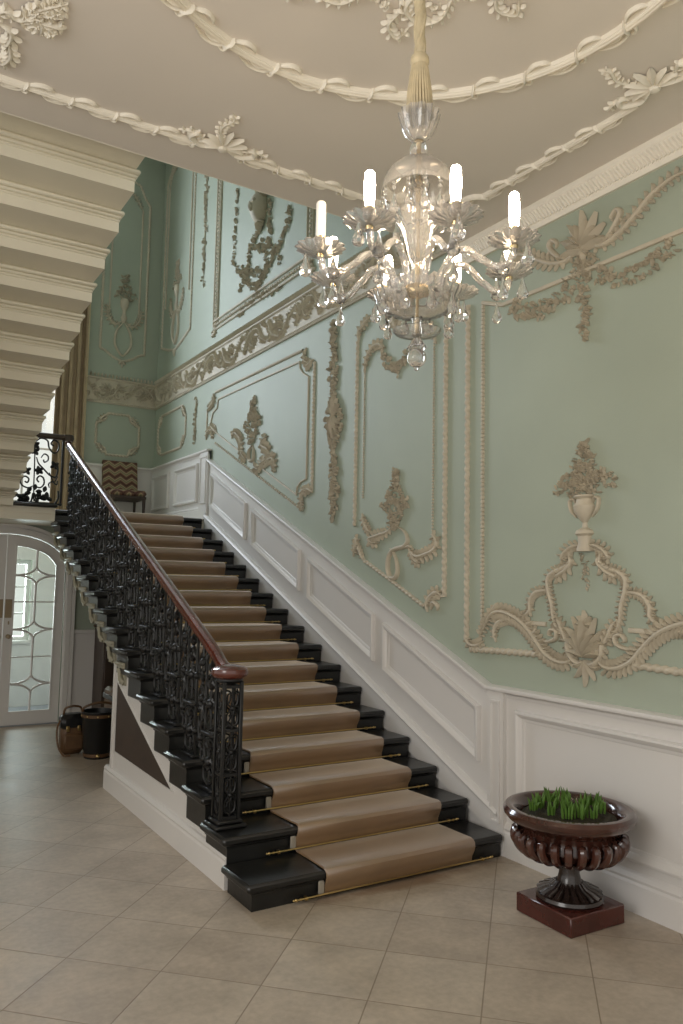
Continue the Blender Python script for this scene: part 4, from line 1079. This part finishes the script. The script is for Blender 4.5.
both(lambda *a: acanthus(*a, .05, gap=.03), [(285, 492), (255, 492), (232, 500), (217, 525), (217, 552), (200, 568), (180, 570)], .020, .032)
both(acanthus, [(262, 490), (235, 498), (216, 526), (216, 555)], .012, .03, .045, gap=.035)
both(acanthus, [(60, 640), (80, 600), (100, 566), (130, 556), (170, 572), (205, 600), (235, 640), (262, 680), (296, 706), (328, 712), (346, 698), (342, 676), (322, 672)], .022, .045, .085, gap=.034)
both(lambda *a: acanthus(*a, .055, gap=.03), [(112, 650), (108, 620), (118, 592), (145, 580), (168, 588)], .022, .035)
both(stroke, [(250, 640), (270, 648), (296, 640), (300, 618), (284, 612), (276, 626), (288, 632)], .014, .034)
both(stroke, [(235, 606), (228, 640), (255, 660)], .016, .03)
both(acanthus, [(300, 560), (292, 590), (315, 620), (340, 632)], .012, .03, .05, gap=.04)
both(acanthus, [(22, 625), (30, 652), (52, 660), (76, 645)], .02, .04, .06, gap=.03)
both(stroke, [(96, 566), (112, 540), (118, 528)], .016, .03)
m.build('scrollwork', 'plaster', r3)
m = MB(); b_ = f3(386, 700)[1]
fan(m, RW, A3, b_+.02, PI/2, .27, 7, 1.7, .045, .055); fan(m, RW, A3, b_+.01, PI/2, .19, 6, 2.3, .06, .05); fan(m, RW, A3, b_+.03, PI/2, .2, 3, .6, .075, .05)
for s in (1, -1):
    stroke(m, RW, [(A3, b_-.02), (A3+s*.06, b_-.03), (A3+s*.12, b_+.02), (A3+s*.13, b_+.09), (A3+s*.09, b_+.10)], .02, .04)
    acanthus(m, RW, [(A3+s*.05, b_+.02), (A3+s*.13, b_+.08), (A3+s*.2, b_+.20), (A3+s*.23, b_+.24)], .018, .04, .07, gap=.04)
fan(m, RW, A3, b_-.01, -PI/2, .16, 5, 1.9, .035, .05); fan(m, RW, A3, f3(386, 600)[1], PI/2, .09, 5, 2.4, .04, .05)
m.build('palmette', 'plaster', r3)
m = MB(); zb = lambda y: f3(386, y)[1]
revolve_half(m, RW, A3, [(0.0600, zb(372)), (0.0576, zb(362)), (0.0480, zb(350)), (0.0496, zb(325)), (0.0680, zb(318)), (0.0600, zb(308)), (0.0200, zb(298)), (0.0176, zb(284)), (0.0400, zb(272)), (0.0720, zb(250)), (0.0784, zb(232)), (0.0600, zb(222)), (0.0560, zb(212)), (0.0760, zb(205)), (0.0720, zb(200))])
for s in (1, -1):
    stroke(m, RW, [(A3+s*.06, zb(268)), (A3+s*.10, zb(245)), (A3+s*.112, zb(215)), (A3+s*.08, zb(210)), (A3+s*.07, zb(225))], .011, .025)
    acanthus(m, RW, [(A3+s*.02, zb(352)), (A3+s*.09, zb(356)), (A3+s*.15, zb(372)), (A3+s*.18, zb(392)), (A3+s*.14, zb(395))], .016, .04, .06, gap=.035)
m.build('vase', 'plaster', r3)
rng = random.Random(31); m = MB()
foliage(m, RW, [(A3, zb(200)), (A3, zb(120)), (A3, zb(40))], lambda s: .13*(1-s)**.8+.012, 200, rng, .036, .04, .35)
foliage(m, RW, [(A3+.23, zb(178)), (A3+.12, zb(150)), (A3, zb(140)), (A3-.12, zb(150)), (A3-.23, zb(172))], .035, 110, rng, .036, .04, .4)
foliage(m, RW, [(A3+.24, zb(188)), (A3+.2, zb(165))], .01, 6, rng, .03, .025, 0)
m.build('bouquet', 'plaster', r3)
m = MB(); foliage(m, RW, [(A3, zb(372)), (A3, zb(485))], lambda s: .022*(1-s)+.004, 30, rng, .03, .025, .2); m.build('husk_drop', 'plaster', r3)
# cresting over the same panel
f3t = zz(480, 170, 3.365)
r3t = relief('wall_relief', (XW, A3, 3.9), 'plaster palmette cresting with leafy festoons below the reeded cornice')
A4 = 3.27
m = MB()
def both4(fn, pts, *a, **k):
    q = trace(f3t, pts); fn(m, RW, q, *a, **k); fn(m, RW, mirror(q, A4), *a, **k)
both4(acanthus, [(318, 268), (308, 296), (275, 314), (232, 314), (190, 300), (150, 285), (105, 290), (70, 310)], .022, .04, .075, gap=.05)
both4(stroke, [(300, 305), (262, 290), (238, 262), (246, 240), (262, 248), (258, 266)], .018, .036)
both4(acanthus, [(228, 312), (235, 280), (250, 262)], .012, .03, .05, gap=.04)
m.build('scrollwork', 'plaster', r3t)
m = MB(); pb = f3t(345, 275)
fan(m, RW, A4, pb[1], PI/2, .26, 7, 2.5, .05, .075); fan(m, RW, A4, pb[1]+.02, PI/2, .17, 6, 2.2, .065, .055); fan(m, RW, A4, pb[1], -PI/2, .07, 3, 1.4, .04, .05)
m.build('palmette', 'plaster', r3t)
m = MB(); rng = random.Random(8)
q = trace(f3t, [(345, 295), (318, 360), (292, 415), (250, 450), (200, 478), (150, 476), (112, 462)])
for pts in (q, mirror(q, A4)): foliage(m, RW, pts, .045, 120, rng, .04, .045, .3)
m.build('festoon', 'plaster', r3t)
m = MB(); p0, p1 = f3t(346, 290), f3t(348, 575); foliage(m, RW, [(A4, p0[1]), (A4, (p0[1]+p1[1])/2), (A4, p1[1])], lambda s: .055*(1-.75*s), 90, rng, .04, .045, .35); m.build('flower_drop', 'plaster', r3t)

# ---- tall narrow panel
f2 = zz(340, 450, 4.879); A2 = 5.26
r2 = relief('wall_relief', (XW, A2, 2.0), 'tall narrow plaster panel with a looped bouquet, seen behind the chandelier')
m = MB()
rope(m, RW, [(5.89, 3.98), (5.89, 2.28)], .024, .07); rope(m, RW, trace(f2, [(120, 540), (262, 645), (415, 765)]), .02, .07); rope(m, RW, [(4.625, 3.98), (4.625, 1.68)], .026, .07)
beads(m, RW, [(5.765, 3.80), (5.765, 2.53)], .011, .024, dep=.015); beads(m, RW, [(4.775, 3.80), (4.775, 2.14)], .011, .024, dep=.015)
m.build('rope_frame', 'plaster', r2)
m = MB()
acanthus(m, RW, trace(f2, [(68, 520), (82, 470), (85, 440), (75, 425)]), .022, .04, .075, gap=.035); acanthus(m, RW, trace(f2, [(120, 540), (105, 500), (88, 455)]), .024, .04, .05, gap=.04)
acanthus(m, RW, trace(f2, [(430, 790), (428, 750), (450, 712), (480, 695), (500, 720)]), .026, .04, .07, gap=.04); stroke(m, RW, trace(f2, [(445, 780), (460, 745), (480, 760), (478, 785)]), .018, .03)
acanthus(m, RW, trace(f2, [(112, 310), (122, 350), (142, 390), (155, 402)]), .024, .04, .06, gap=.04)
acanthus(m, RW, trace(f2, [(265, 370), (235, 400), (195, 415), (145, 435), (165, 452), (195, 455)]), .02, .04, .075, gap=.05)
stroke(m, RW, trace(f2, [(285, 375), (320, 400), (335, 440), (318, 470), (265, 488), (242, 530), (240, 585), (252, 620), (275, 622), (286, 590), (280, 540), (262, 495), (245, 480)]), .02, .035)
acanthus(m, RW, trace(f2, [(335, 470), (352, 500), (385, 520), (425, 508), (460, 490), (478, 455), (462, 420), (446, 412)]), .022, .04, .08, gap=.05)
acanthus(m, RW, trace(f2, [(345, 495), (370, 540), (400, 552)]), .02, .035, .06, gap=.04); stroke(m, RW, trace(f2, [(320, 480), (345, 470), (355, 480)]), .014, .03)
# cresting
f2t = zz(330, 300, 4.018)
q = trace(f2t, [(118, 170), (120, 130), (140, 100), (165, 65)]); c2 = [acanthus(m, RW, p, .022, .04, .075, gap=.05) for p in (q, mirror(q, A2))]
q = trace(f2t, [(140, 290), (150, 240), (172, 195), (200, 178), (215, 190), (205, 205)]); c2 = [acanthus(m, RW, p, .022, .04, .07, gap=.05) for p in (q, mirror(q, A2))]
q = trace(f2t, [(165, 65), (210, 40), (250, 60), (270, 110), (290, 90)]); c2 = [acanthus(m, RW, p, .022, .04, .08, gap=.05) for p in (q, mirror(q, A2))]
m.build('scrollwork', 'plaster', r2)
rng = random.Random(14); m = MB()
ap = f2(270, 390)[0]; zb2 = lambda y: f2(270, y)[1]
foliage(m, RW, [(ap, zb2(385)), (ap, zb2(250)), (ap-.01, zb2(105))], lambda s: .025+.13*max(0, math.sin(min(1, s*1.15)*PI))**1.5*(1-s*.35), 210, rng, .036, .045, .3)
foliage(m, RW, [(ap+.19, zb2(275)), (ap, zb2(255)), (ap-.19, zb2(270))], .03, 60, rng, .036, .04, .35)
m.build('bouquet', 'plaster', r2)
m = MB(); q = trace(f2t, [(215, 215), (235, 258), (278, 268), (312, 222)]); foliage(m, RW, q, .03, 45, rng, .04, .04, .3); foliage(m, RW, mirror(q, A2), .03, 45, rng, .04, .04, .3); foliage(m, RW, trace(f2t, [(275, 270), (278, 300)]), .012, 8, rng, .03, .03, .2)
m.build('festoon', 'plaster', r2)

# ---- wide raked panel above the stairs
f1 = zz(200, 340, 4.553)
r1 = relief('wall_relief', (XW, 8.1, 2.7), 'wide plaster panel with a sloping lower edge above the middle of the stairs')
m = MB()
rope(m, RW, trace(f1, [(70, 240), (470, 47)]), .018, .06); rope(m, RW, trace(f1, [(524, 100), (511, 690)]), .022, .06); beads(m, RW, trace(f1, [(72, 470), (455, 765)]), .018, .055, dep=.02); rope(m, RW, trace(f1, [(36, 315), (32, 415)]), .018, .07)
m.build('rope_frame', 'plaster', r1)
m = MB(); fillet(m, RW, trace(f1, [(85, 270), (270, 184), (455, 100), (458, 130), (472, 152), (497, 168), (492, 400), (486, 632), (462, 645), (445, 670), (440, 704), (250, 560), (78, 425), (72, 390), (50, 380), (62, 330), (80, 310)]), .010, .016, closed=True)
m.build('inner_frame', 'plaster', r1)
m = MB()
for pts in ([(62, 245), (68, 275), (52, 300), (38, 315)], [(488, 35), (478, 65), (482, 95), (500, 105)], [(520, 88), (500, 112), (484, 128)], [(490, 675), (470, 690), (462, 725), (470, 778)], [(515, 695), (495, 680), (478, 700)], [(30, 455), (38, 420), (58, 410), (62, 450)], [(78, 425), (60, 400), (48, 395)]):
    acanthus(m, RW, trace(f1, pts), .019, .04, .075, gap=.04)
acanthus(m, RW, trace(f1, [(148, 450), (152, 430), (170, 428), (190, 462), (190, 515), (214, 548)]), .018, .04, .10, gap=.045)
stroke(m, RW, trace(f1, [(240, 478), (226, 510), (228, 548), (246, 545), (248, 505), (240, 480)]), .018, .035)
acanthus(m, RW, trace(f1, [(312, 437), (288, 455), (285, 480), (312, 500), (308, 540), (282, 562), (268, 588), (246, 575)]), .018, .04, .11, gap=.045)
acanthus(m, RW, trace(f1, [(285, 580), (310, 550), (335, 540), (342, 570), (338, 605)]), .018, .04, .10, gap=.045)
m.build('scrollwork', 'plaster', r1)
m = MB(); rng = random.Random(21); foliage(m, RW, trace(f1, [(238, 470), (242, 400), (246, 330), (246, 272)]), lambda s: .05+.17*max(0, math.sin(PI*min(1, s*1.3)))*(1-.4*s)*.85, 150, rng, .046, .05, .25); foliage(m, RW, trace(f1, [(205, 395), (242, 340), (278, 370)]), .03, 44, rng, .046, .045, .2)
m.build('bouquet', 'plaster', r1)

# ---- hanging trophy of flowers between the two panels
rd = relief('hanging_garland', (XW, 6.28, 2.4), 'long hanging plaster garland of flowers between two framed panels', 'plaster garland')
m = MB(); rng = random.Random(3)
for za, zb_, ww, nn in ((4.27, 3.98, .045, 40), (3.98, 3.62, .075, 60), (3.62, 3.54, .02, 8), (3.54, 3.05, .15, 130), (3.05, 2.95, .025, 10), (2.96, 2.72, .06, 45), (2.74, 2.52, .08, 55), (2.54, 2.37, .04, 24)):
    foliage(m, RW, [(6.28+.04*(za-3.35), za), (6.28+.04*(zb_-3.35), zb_)], lambda s: ww*math.sin(PI*min(.97, max(.08, s)))+.006, int(nn*1.4), rng, .041, .055, .35)
m.build('flower', 'plaster', rd)
m = MB(); stroke(m, RW, [(6.33, 4.27), (6.28, 3.35), (6.26, 2.37)], .012, .02); fan(m, RW, 6.28, 3.35, PI/2, .2, 5, 1.2, .05, .05); fan(m, RW, 6.28, 3.35, -PI/2, .22, 5, 1.2, .05, .05); m.build('ribbon', 'plaster', rd)

# ---- upper wall over the frieze
fu = zz(200, 180, 4.553)
ru = relief('wall_relief', (XW, 8.1, 5.0), 'large plaster frame with garlands tumbling from a mask high over the frieze')
m = MB(); yl0, yr0 = 9.36, 6.80
def dbl(p, q, nrm, closed=False):
    for o in (-.06, .06): fillet(m, RW, [(p[0]+nrm[0]*o, p[1]+nrm[1]*o), (q[0]+nrm[0]*o, q[1]+nrm[1]*o)], .014, .026)
    beads(m, RW, [p, q], .024, .056, dep=.028)
dbl((9.30, 8.3), (9.30, 5.10), (1, 0)); dbl((6.82, 8.3), (6.82, 5.10), (1, 0)); dbl((9.36, 5.07), (6.76, 5.07), (0, 1))
m.build('guilloche_frame', 'plaster', ru)
m = MB(); acanthus(m, RW, [(9.42, 4.95), (9.30, 4.98), (9.32, 5.12)], .03, .04, .06, gap=.04); acanthus(m, RW, [(6.70, 4.95), (6.82, 4.98), (6.80, 5.12)], .03, .04, .06, gap=.04); m.build('corner_leaf', 'plaster', ru)
m = MB(); rng = random.Random(17)
for pts, n, wd in (([(325, 85), (318, 160), (322, 250), (305, 360), (300, 420), (262, 500)], 80, .045), ([(268, 215), (255, 260), (232, 310), (228, 370), (225, 425)], 50, .04), ([(412, 118), (405, 190), (388, 240), (360, 300), (330, 360), (300, 420), (258, 480)], 90, .04),
                   ([(176, 40), (170, 150), (162, 270), (158, 370), (190, 430), (235, 480)], 60, .018), ([(370, 490), (320, 510), (265, 530), (220, 570), (178, 612)], 60, .035), ([(260, 300), (300, 290), (340, 320), (368, 380)], 40, .04), ([(190, 410), (230, 420), (280, 410)], 36, .045), ([(180, 515), (200, 460), (240, 480), (270, 500)], 34, .04), ([(275, 230), (250, 300), (300, 320)], 24, .03)):
    foliage(m, RW, trace(fu, pts), wd*.8, int(n*1.5), rng, .042, .045, .25)
m.build('garland', 'plaster', ru)
m = MB(); mp = fu(285, 130)
m.ball(RW(mp[0], mp[1], .03), .13, 16, 10, sz=1.45)
m.ball(RW(mp[0], mp[1]-.02, .155), .035, 8, 6, sz=1.5)
for s in (1, -1): m.ball(RW(mp[0]+s*.05, mp[1]+.05, .135), .026, 8, 6)
fan(m, RW, mp[0], mp[1]+.12, PI/2, .2, 7, 2.8, .08, .08); fan(m, RW, mp[0], mp[1]-.14, -PI/2, .14, 5, 1.6, .07, .06)
m.build('mask', 'plaster', ru)
for nm, y, z0, z1, sd, lab in (('hanging_garland', 9.78, 5.72, 8.2, 4, 'hanging plaster garland beside the big upper frame, over the frieze'), ('hanging_garland', 6.32, 5.35, 7.2, 5, 'short end of a plaster garland under the ceiling edge, beside the unlit candle'), ('hanging_garland', 9.89, 3.62, 4.24, 6, 'small slim plaster drop below the frieze near the landing')):
    g = relief(nm, (XW, y, z0), lab, 'plaster garland'); m = MB(); rng = random.Random(sd)
    big = z1-z0 > 1
    foliage(m, RW, [(y, z1), (y, (z0+z1)/2), (y, z0)], (lambda s: .014+.06*math.sin(s*PI*3.5)**2) if big else (lambda s: .035*(1-s)+.012), 190 if big else 55, rng, .042 if big else .034, .045, .3)
    m.build('flower', 'plaster', g)
    m = MB(); stroke(m, RW, [(y, z1), (y, z0)], .010, .018); m.build('ribbon', 'plaster', g)
# narrow panels near the corner
def narrow(P, c, hw, z0, z1, label, loc, seed, vase=True, dbl_=True):
    r = relief('wall_relief', loc, label); m = MB()
    def out(h, e): 
        k = .16
        return [(c-h, z1-e), (c-h, z0+k+e), (c-h+.07, z0+k-.02+e), (c-h*.45, z0+.06+e), (c, z0+e), (c+h*.45, z0+.06+e), (c+h-.07, z0+k-.02+e), (c+h, z0+k+e), (c+h, z1-e), (c+h*.75, z1+.12-e), (c+h*.5, z1+.3-e), (c, z1+.36-e), (c-h*.5, z1+.3-e), (c-h*.75, z1+.12-e)]
    rope(m, P, out(hw, 0), .022, .07, closed=True)
    if dbl_: fillet(m, P, [(c-hw+.11, z1-.1), (c-hw+.11, z0+.75)], .014, .02); fillet(m, P, [(c+hw-.11, z1-.1), (c+hw-.11, z0+.75)], .014, .02)
    m.build('frame', 'plaster', r)
    m = MB(); rg = random.Random(seed)
    for s in (1, -1):
        acanthus(m, P, [(c+s*.03, z0+.62), (c+s*.14, z0+.56), (c+s*.24, z0+.68), (c+s*.26, z0+.86)], .02, .04, .08, gap=.05)
        stroke(m, P, [(c, z0+.62), (c+s*.10, z0+.46), (c+s*.12, z0+.26), (c+s*.04, z0+.12), (c-s*.02, z0+.08)], .018, .035)
        acanthus(m, P, [(c+s*(hw-.11), z1-.1), (c+s*(hw-.22), z1+.08), (c+s*.05, z1+.15)], .018, .035, .06, gap=.05)
    fan(m, P, c, z0+.02, -PI/2, .12, 3, 1, .03, .04)
    revolve_half(m, P, c, [(.03, z0+.6), (.05, z0+.68), (.03, z0+.72), (.025, z0+.78), (.06, z0+.86), (.065, z0+.95), (.05, z0+.97)]); m.build('vase_scroll', 'plaster', r)
    m = MB(); foliage(m, P, [(c, z0+.95), (c, z0+1.15), (c, z0+1.34)], lambda s: .10*(1-s)+.02, 70, rg, .05, .045, .3); foliage(m, P, [(c-.16, z0+1.0), (c, z0+1.12), (c+.16, z0+1.0)], .025, 26, rg, .045, .04, .3); m.build('bouquet', 'plaster', r)
narrow(BW, 3.25, .335, 5.03, 7.55, 'tall plaster panel with a knotted vase on the shaded far wall', (3.17, YB, 5.2), 41)
narrow(RW, 10.82, .60, 5.12, 7.9, 'tall plaster panel in the shaded corner of the stair wall, next to the far wall', (XW, 10.82, 5.1), 42)
def octa(P, c, hw, z0, z1, label, loc):
    r = relief('wall_relief', loc, label); m = MB(); k = .16
    pts = [(c-hw+k, z0), (c+hw-k, z0), (c+hw-k*.8, z0+k*.6), (c+hw, z0+k), (c+hw, z1-k), (c+hw-k*.8, z1-k*.6), (c+hw-k, z1), (c-hw+k, z1), (c-hw+k*.8, z1-k*.6), (c-hw, z1-k), (c-hw, z0+k), (c-hw+k*.8, z0+k*.6)]
    rope(m, P, pts, .022, .07, closed=True); m.build('frame', 'plaster', r)
    m = MB()
    for sa in (1, -1):
        for zb_, s2 in ((z0, 1), (z1, -1)): acanthus(m, P, [(c+sa*(hw-k), zb_+s2*.02), (c+sa*(hw-k*.55), zb_+s2*.06), (c+sa*(hw-.02), zb_+s2*k)], .022, .04, .06, gap=.04)
    m.build('corner_leaf', 'plaster', r)
octa(BW, 3.235, .32, 3.60, 4.22, 'small eight sided plaster panel on the far wall over the needlework chair', (3.235, YB, 3.6))
octa(RW, 10.84, .58, 3.62, 4.21, 'small plaster panel low in the corner of the stair wall by the landing', (XW, 10.84, 3.6))

# ================================================================== CEILING PLASTERWORK
def reed(mb, pts, r, closed=False):
    r = r*.9
    """reeded rod bound with crossing leaves"""
    q = resample(pts, .03, closed); fl = [(r*.62, .9), (0, 1.15), (-r*.62, .9)]
    stroke_pts = q
    fillet(mb, CL, q, r, r*.9, closed=closed)
    A = [np.array(p) for p in q]; n = len(A)
    for o in (-.45, .0, .45):
        pts2 = []
        for i, p in enumerate(A):
            t = (A[(i+1) % n]-A[i-1]) if (closed or 0 < i < n-1) else (A[min(i+1, n-1)]-A[max(i-1, 0)]); t = t/max(1e-9, np.linalg.norm(t)); pts2.append(tuple(p+np.array([-t[1], t[0]])*r*o))
        fillet(mb, CL, pts2, r*.24, r*(1.25 if o == 0 else 1.1), closed=closed)
def bindings(mb, pts, r, step, closed=False, L=.2, flip=1):
    q = resample(pts, .01, closed); n = len(q); k = int(round(n*.01/step)) if closed else int(n*.01/step)
    for i in range(k):
        j = int(i*step/.01) % n; a = np.array(q[j]); b = np.array(q[(j+2) % n]); t = b-a; t = t/max(1e-9, np.linalg.norm(t)); nn = np.array([-t[1], t[0]])*flip
        f = lambda s, o: tuple(a+t*s+nn*o)
        stroke(mb, CL, [f(0, -r*1.2), f(.015, 0), f(.02, r*1.3)], .009, r*1.4, seg=4)
        stroke(mb, CL, [f(.0, r*.4), f(.05, r*1.9), f(.12, r*2.1), f(L*.95, r*1.1)], .009, .02, seg=5)
        stroke(mb, CL, [f(.01, -r*.4), f(-.05, -r*2.0), f(-.10, -r*1.9), f(-.13, -r*1.0)], .010, .02, seg=5)
        stroke(mb, CL, [f(.03, r*.3), f(.08, r*1.2), f(.13, r*1.1)], .008, .022, seg=4)
        stroke(mb, CL, [f(-.01, r*.8), f(.0, r*2.0), f(.03, r*2.1)], .008, .02, seg=4)
CCX, CCY, CR = 1.69, 2.19, 1.16
rc = relief('ceiling_relief', (CCX, CCY, ZC), 'large plaster ring of bound reeds on the ceiling around the chandelier cord', 'ceiling plasterwork')
circ = [(CCX+CR*math.cos(2*PI*i/180), CCY+CR*math.sin(2*PI*i/180)) for i in range(180)]
m = MB(); reed(m, circ, .030, True); m.build('reed_ring', 'ceilorn', rc)
m = MB(); bindings(m, circ, .030, .268, True, flip=-1); m.build('leaf_binding', 'ceilorn', rc)
rb = relief('ceiling_relief', (CCX, 4.2, ZC), 'reeded plaster border running round the edge of the hall ceiling', 'ceiling plasterwork')
BX0, BX1, BY0, BY1 = -.02, 3.385, .15, 4.205
runs = [[(1.55, BY1), (BX0+.35, BY1)], [(1.85, BY1), (BX1-.45, BY1)], [(BX1, BY1-.45), (BX1, 2.55)], [(BX1, 2.25), (BX1, BY0)]]
cx_, cy_ = BX1-.45, BY1-.45
runs.append([(BX1-.45, BY1), (BX1-.40, BY1-.06), (BX1-.22, BY1-.10), (BX1-.10, BY1-.22), (BX1-.06, BY1-.40), (BX1, BY1-.45)])
m = MB()
for q in runs: reed(m, spline(q, 8) if len(q) > 2 else q, .024)
m.build('reed_border', 'ceilorn', rb)
m = MB()
for q, fl in zip(runs, (1, -1, -1, -1, -1)): bindings(m, spline(q, 8) if len(q) > 2 else q, .024, .235, flip=-1 if fl == 1 else 1, L=.17)
m.build('leaf_binding', 'ceilorn', rb)
def shell(name_label, c, ang, loc, seed):
    r = relief('ceiling_relief', loc, name_label, 'ceiling plasterwork'); m = MB(); fan(m, CL, c[0], c[1], ang, .17, 9, 3.6, .03, .05); bead(m, CL, c[0], c[1], .035, .05)
    m.build('shell', 'ceilorn', r); m = MB(); ca, sa = math.cos(ang), math.sin(ang); F = lambda u, v: (c[0]+ca*u-sa*v, c[1]+sa*u+ca*v)
    for s in (1, -1):
        stroke(m, CL, [F(-.02, s*.04), F(-.05, s*.12), F(0, s*.2), F(.05, s*.18), F(.03, s*.14)], .018, .03)
        acanthus(m, CL, [F(.0, s*.1), F(.05, s*.2), F(.02, s*.28)], .012, .025, .05, gap=.04)
    acanthus(m, CL, [F(.05, -.03), F(.18, -.08), F(.28, -.05), F(.33, -.08)], .012, .025, .05, gap=.04)
    m.build('scrollwork', 'ceilorn', r)
shell('small plaster shell breaking the ceiling border above the stairwell edge', (1.70, BY1-.05), -PI/2, (1.7, BY1, ZC), 1)
shell('plaster shell and spray on the ceiling border beside the reeded cornice', (BX1-.06, 2.40), PI, (BX1, 2.4, ZC), 2)
# big corner spray over the upper flight, and the centre rose
rs = relief('ceiling_relief', (.5, 3.5, ZC), 'scrolled plaster corner spray on the ceiling above the returning flight', 'ceiling plasterwork')
fc = lambda x, y: cl(x/2.627, y/2.627)
m = MB()
for pts in ([(-40, 60), (10, 20), (50, 45), (100, 30), (150, 0)], [(60, 40), (95, 20), (130, 10), (180, 5)], [(0, 60), (30, 80), (18, 110), (-10, 100)], [(20, 100), (28, 140), (5, 160), (-15, 140)], [(90, 40), (110, 60), (105, 90)], [(100, 50), (140, 60), (175, 70)]):
    acanthus(m, CL, trace(fc, pts), .018, .035, .06, gap=.04)
m.build('scrollwork', 'ceilorn', rs)
m = MB(); rng = random.Random(6); foliage(m, CL, trace(fc, [(70, 20), (120, 40), (105, 80)]), .05, 60, rng, .045, .04, .4); foliage(m, CL, trace(fc, [(110, 30), (170, 5)]), .03, 30, rng, .04, .035, .3); m.build('flower', 'ceilorn', rs)
rr = relief('ceiling_relief', (CCX, CCY, ZC), 'scrolled plaster centre rose inside the reeded ring', 'ceiling plasterwork')
m = MB()
R8 = .60
for i in range(8):
    a = i*PI/4+.3; F = lambda r, d: (CCX+r*math.cos(a+d), CCY+r*math.sin(a+d))
    acanthus(m, CL, [F(.50, -.40), F(.60, -.28), F(.62, -.12), F(.54, 0), F(.46, -.06), F(.50, -.14)], .016, .03, .05, gap=.04)
    acanthus(m, CL, [F(.52, .0), F(.64, .10), F(.72, .02), F(.66, -.05)], .014, .03, .05, gap=.04)
    stroke(m, CL, [F(.2, -.1), F(.32, .1), F(.45, .0)], .014, .025)
m.build('scrollwork', 'ceilorn', rr)
m = MB(); rng = random.Random(77)
for i in range(8):
    a = i*PI/4+.3
    foliage(m, CL, [(CCX+(.56-.05*math.sin(PI*s/4))*math.cos(a+s*PI/16), CCY+(.56-.05*math.sin(PI*s/4))*math.sin(a+s*PI/16)) for s in range(5)], .018, 22, rng, .03, .03, .4)
m.build('festoon', 'ceilorn', rr)
# ================================================================== LIGHT
def area(name, loc, rot, sx, sy, e, col=(1, 1, 1)):
    l = bpy.data.lights.new(name, 'AREA'); l.shape = 'RECTANGLE'; l.size = sx; l.size_y = sy; l.energy = e; l.color = col
    o = bpy.data.objects.new(name, l); COL.objects.link(o); o.location = loc; o.rotation_euler = rot; return o
# daylight: landing window (faces -Y), vestibule window and an added side fill, hall windows behind and beside the viewer
area('daylight_landing', ((WIN[0]+WIN[1])/2, YB+.17, 5.75), (-PI/2, 0, 0), 1.40, 3.8, 310, (.84, .87, 1))
area('daylight_vestibule', ((VWIN[0]+VWIN[1])/2, YB+.3, 1.5), (-PI/2, 0, 0), .6, 1.2, 45, (.9, .96, 1))
area('fill_vestibule_side', (-.6, 10.9, 1.3), (0, -PI/2, 0), 1.6, 1.0, 40, (.9, .95, 1))  # added fill lamp to brighten the vestibule, no window modelled here
area('daylight_hall', (-3.6, 1.0, 2.8), (0, -PI/2, 0), 2.4, 2.8, 95, (1, .98, .94))
w = bpy.data.worlds.new('overcast_sky'); scn.world = w; w.use_nodes = True
nt = w.node_tree; bg = nt.nodes['Background']; bg.inputs['Color'].default_value = (1.0, .965, .91, 1); bg.inputs['Strength'].default_value = .84
vs_ = scn.view_settings
vs_.view_transform = 'Standard'; vs_.look = 'None'; vs_.gamma = 1; vs_.exposure = .22; vs_.use_curve_mapping = False
cy = scn.cycles
cy.use_denoising = True; cy.max_bounces = 10; cy.transmission_bounces = 10; cy.transparent_max_bounces = 12; cy.glossy_bounces = 4; cy.diffuse_bounces = 5
cy.caustics_reflective = False; cy.caustics_refractive = False; cy.sample_clamp_indirect = 4
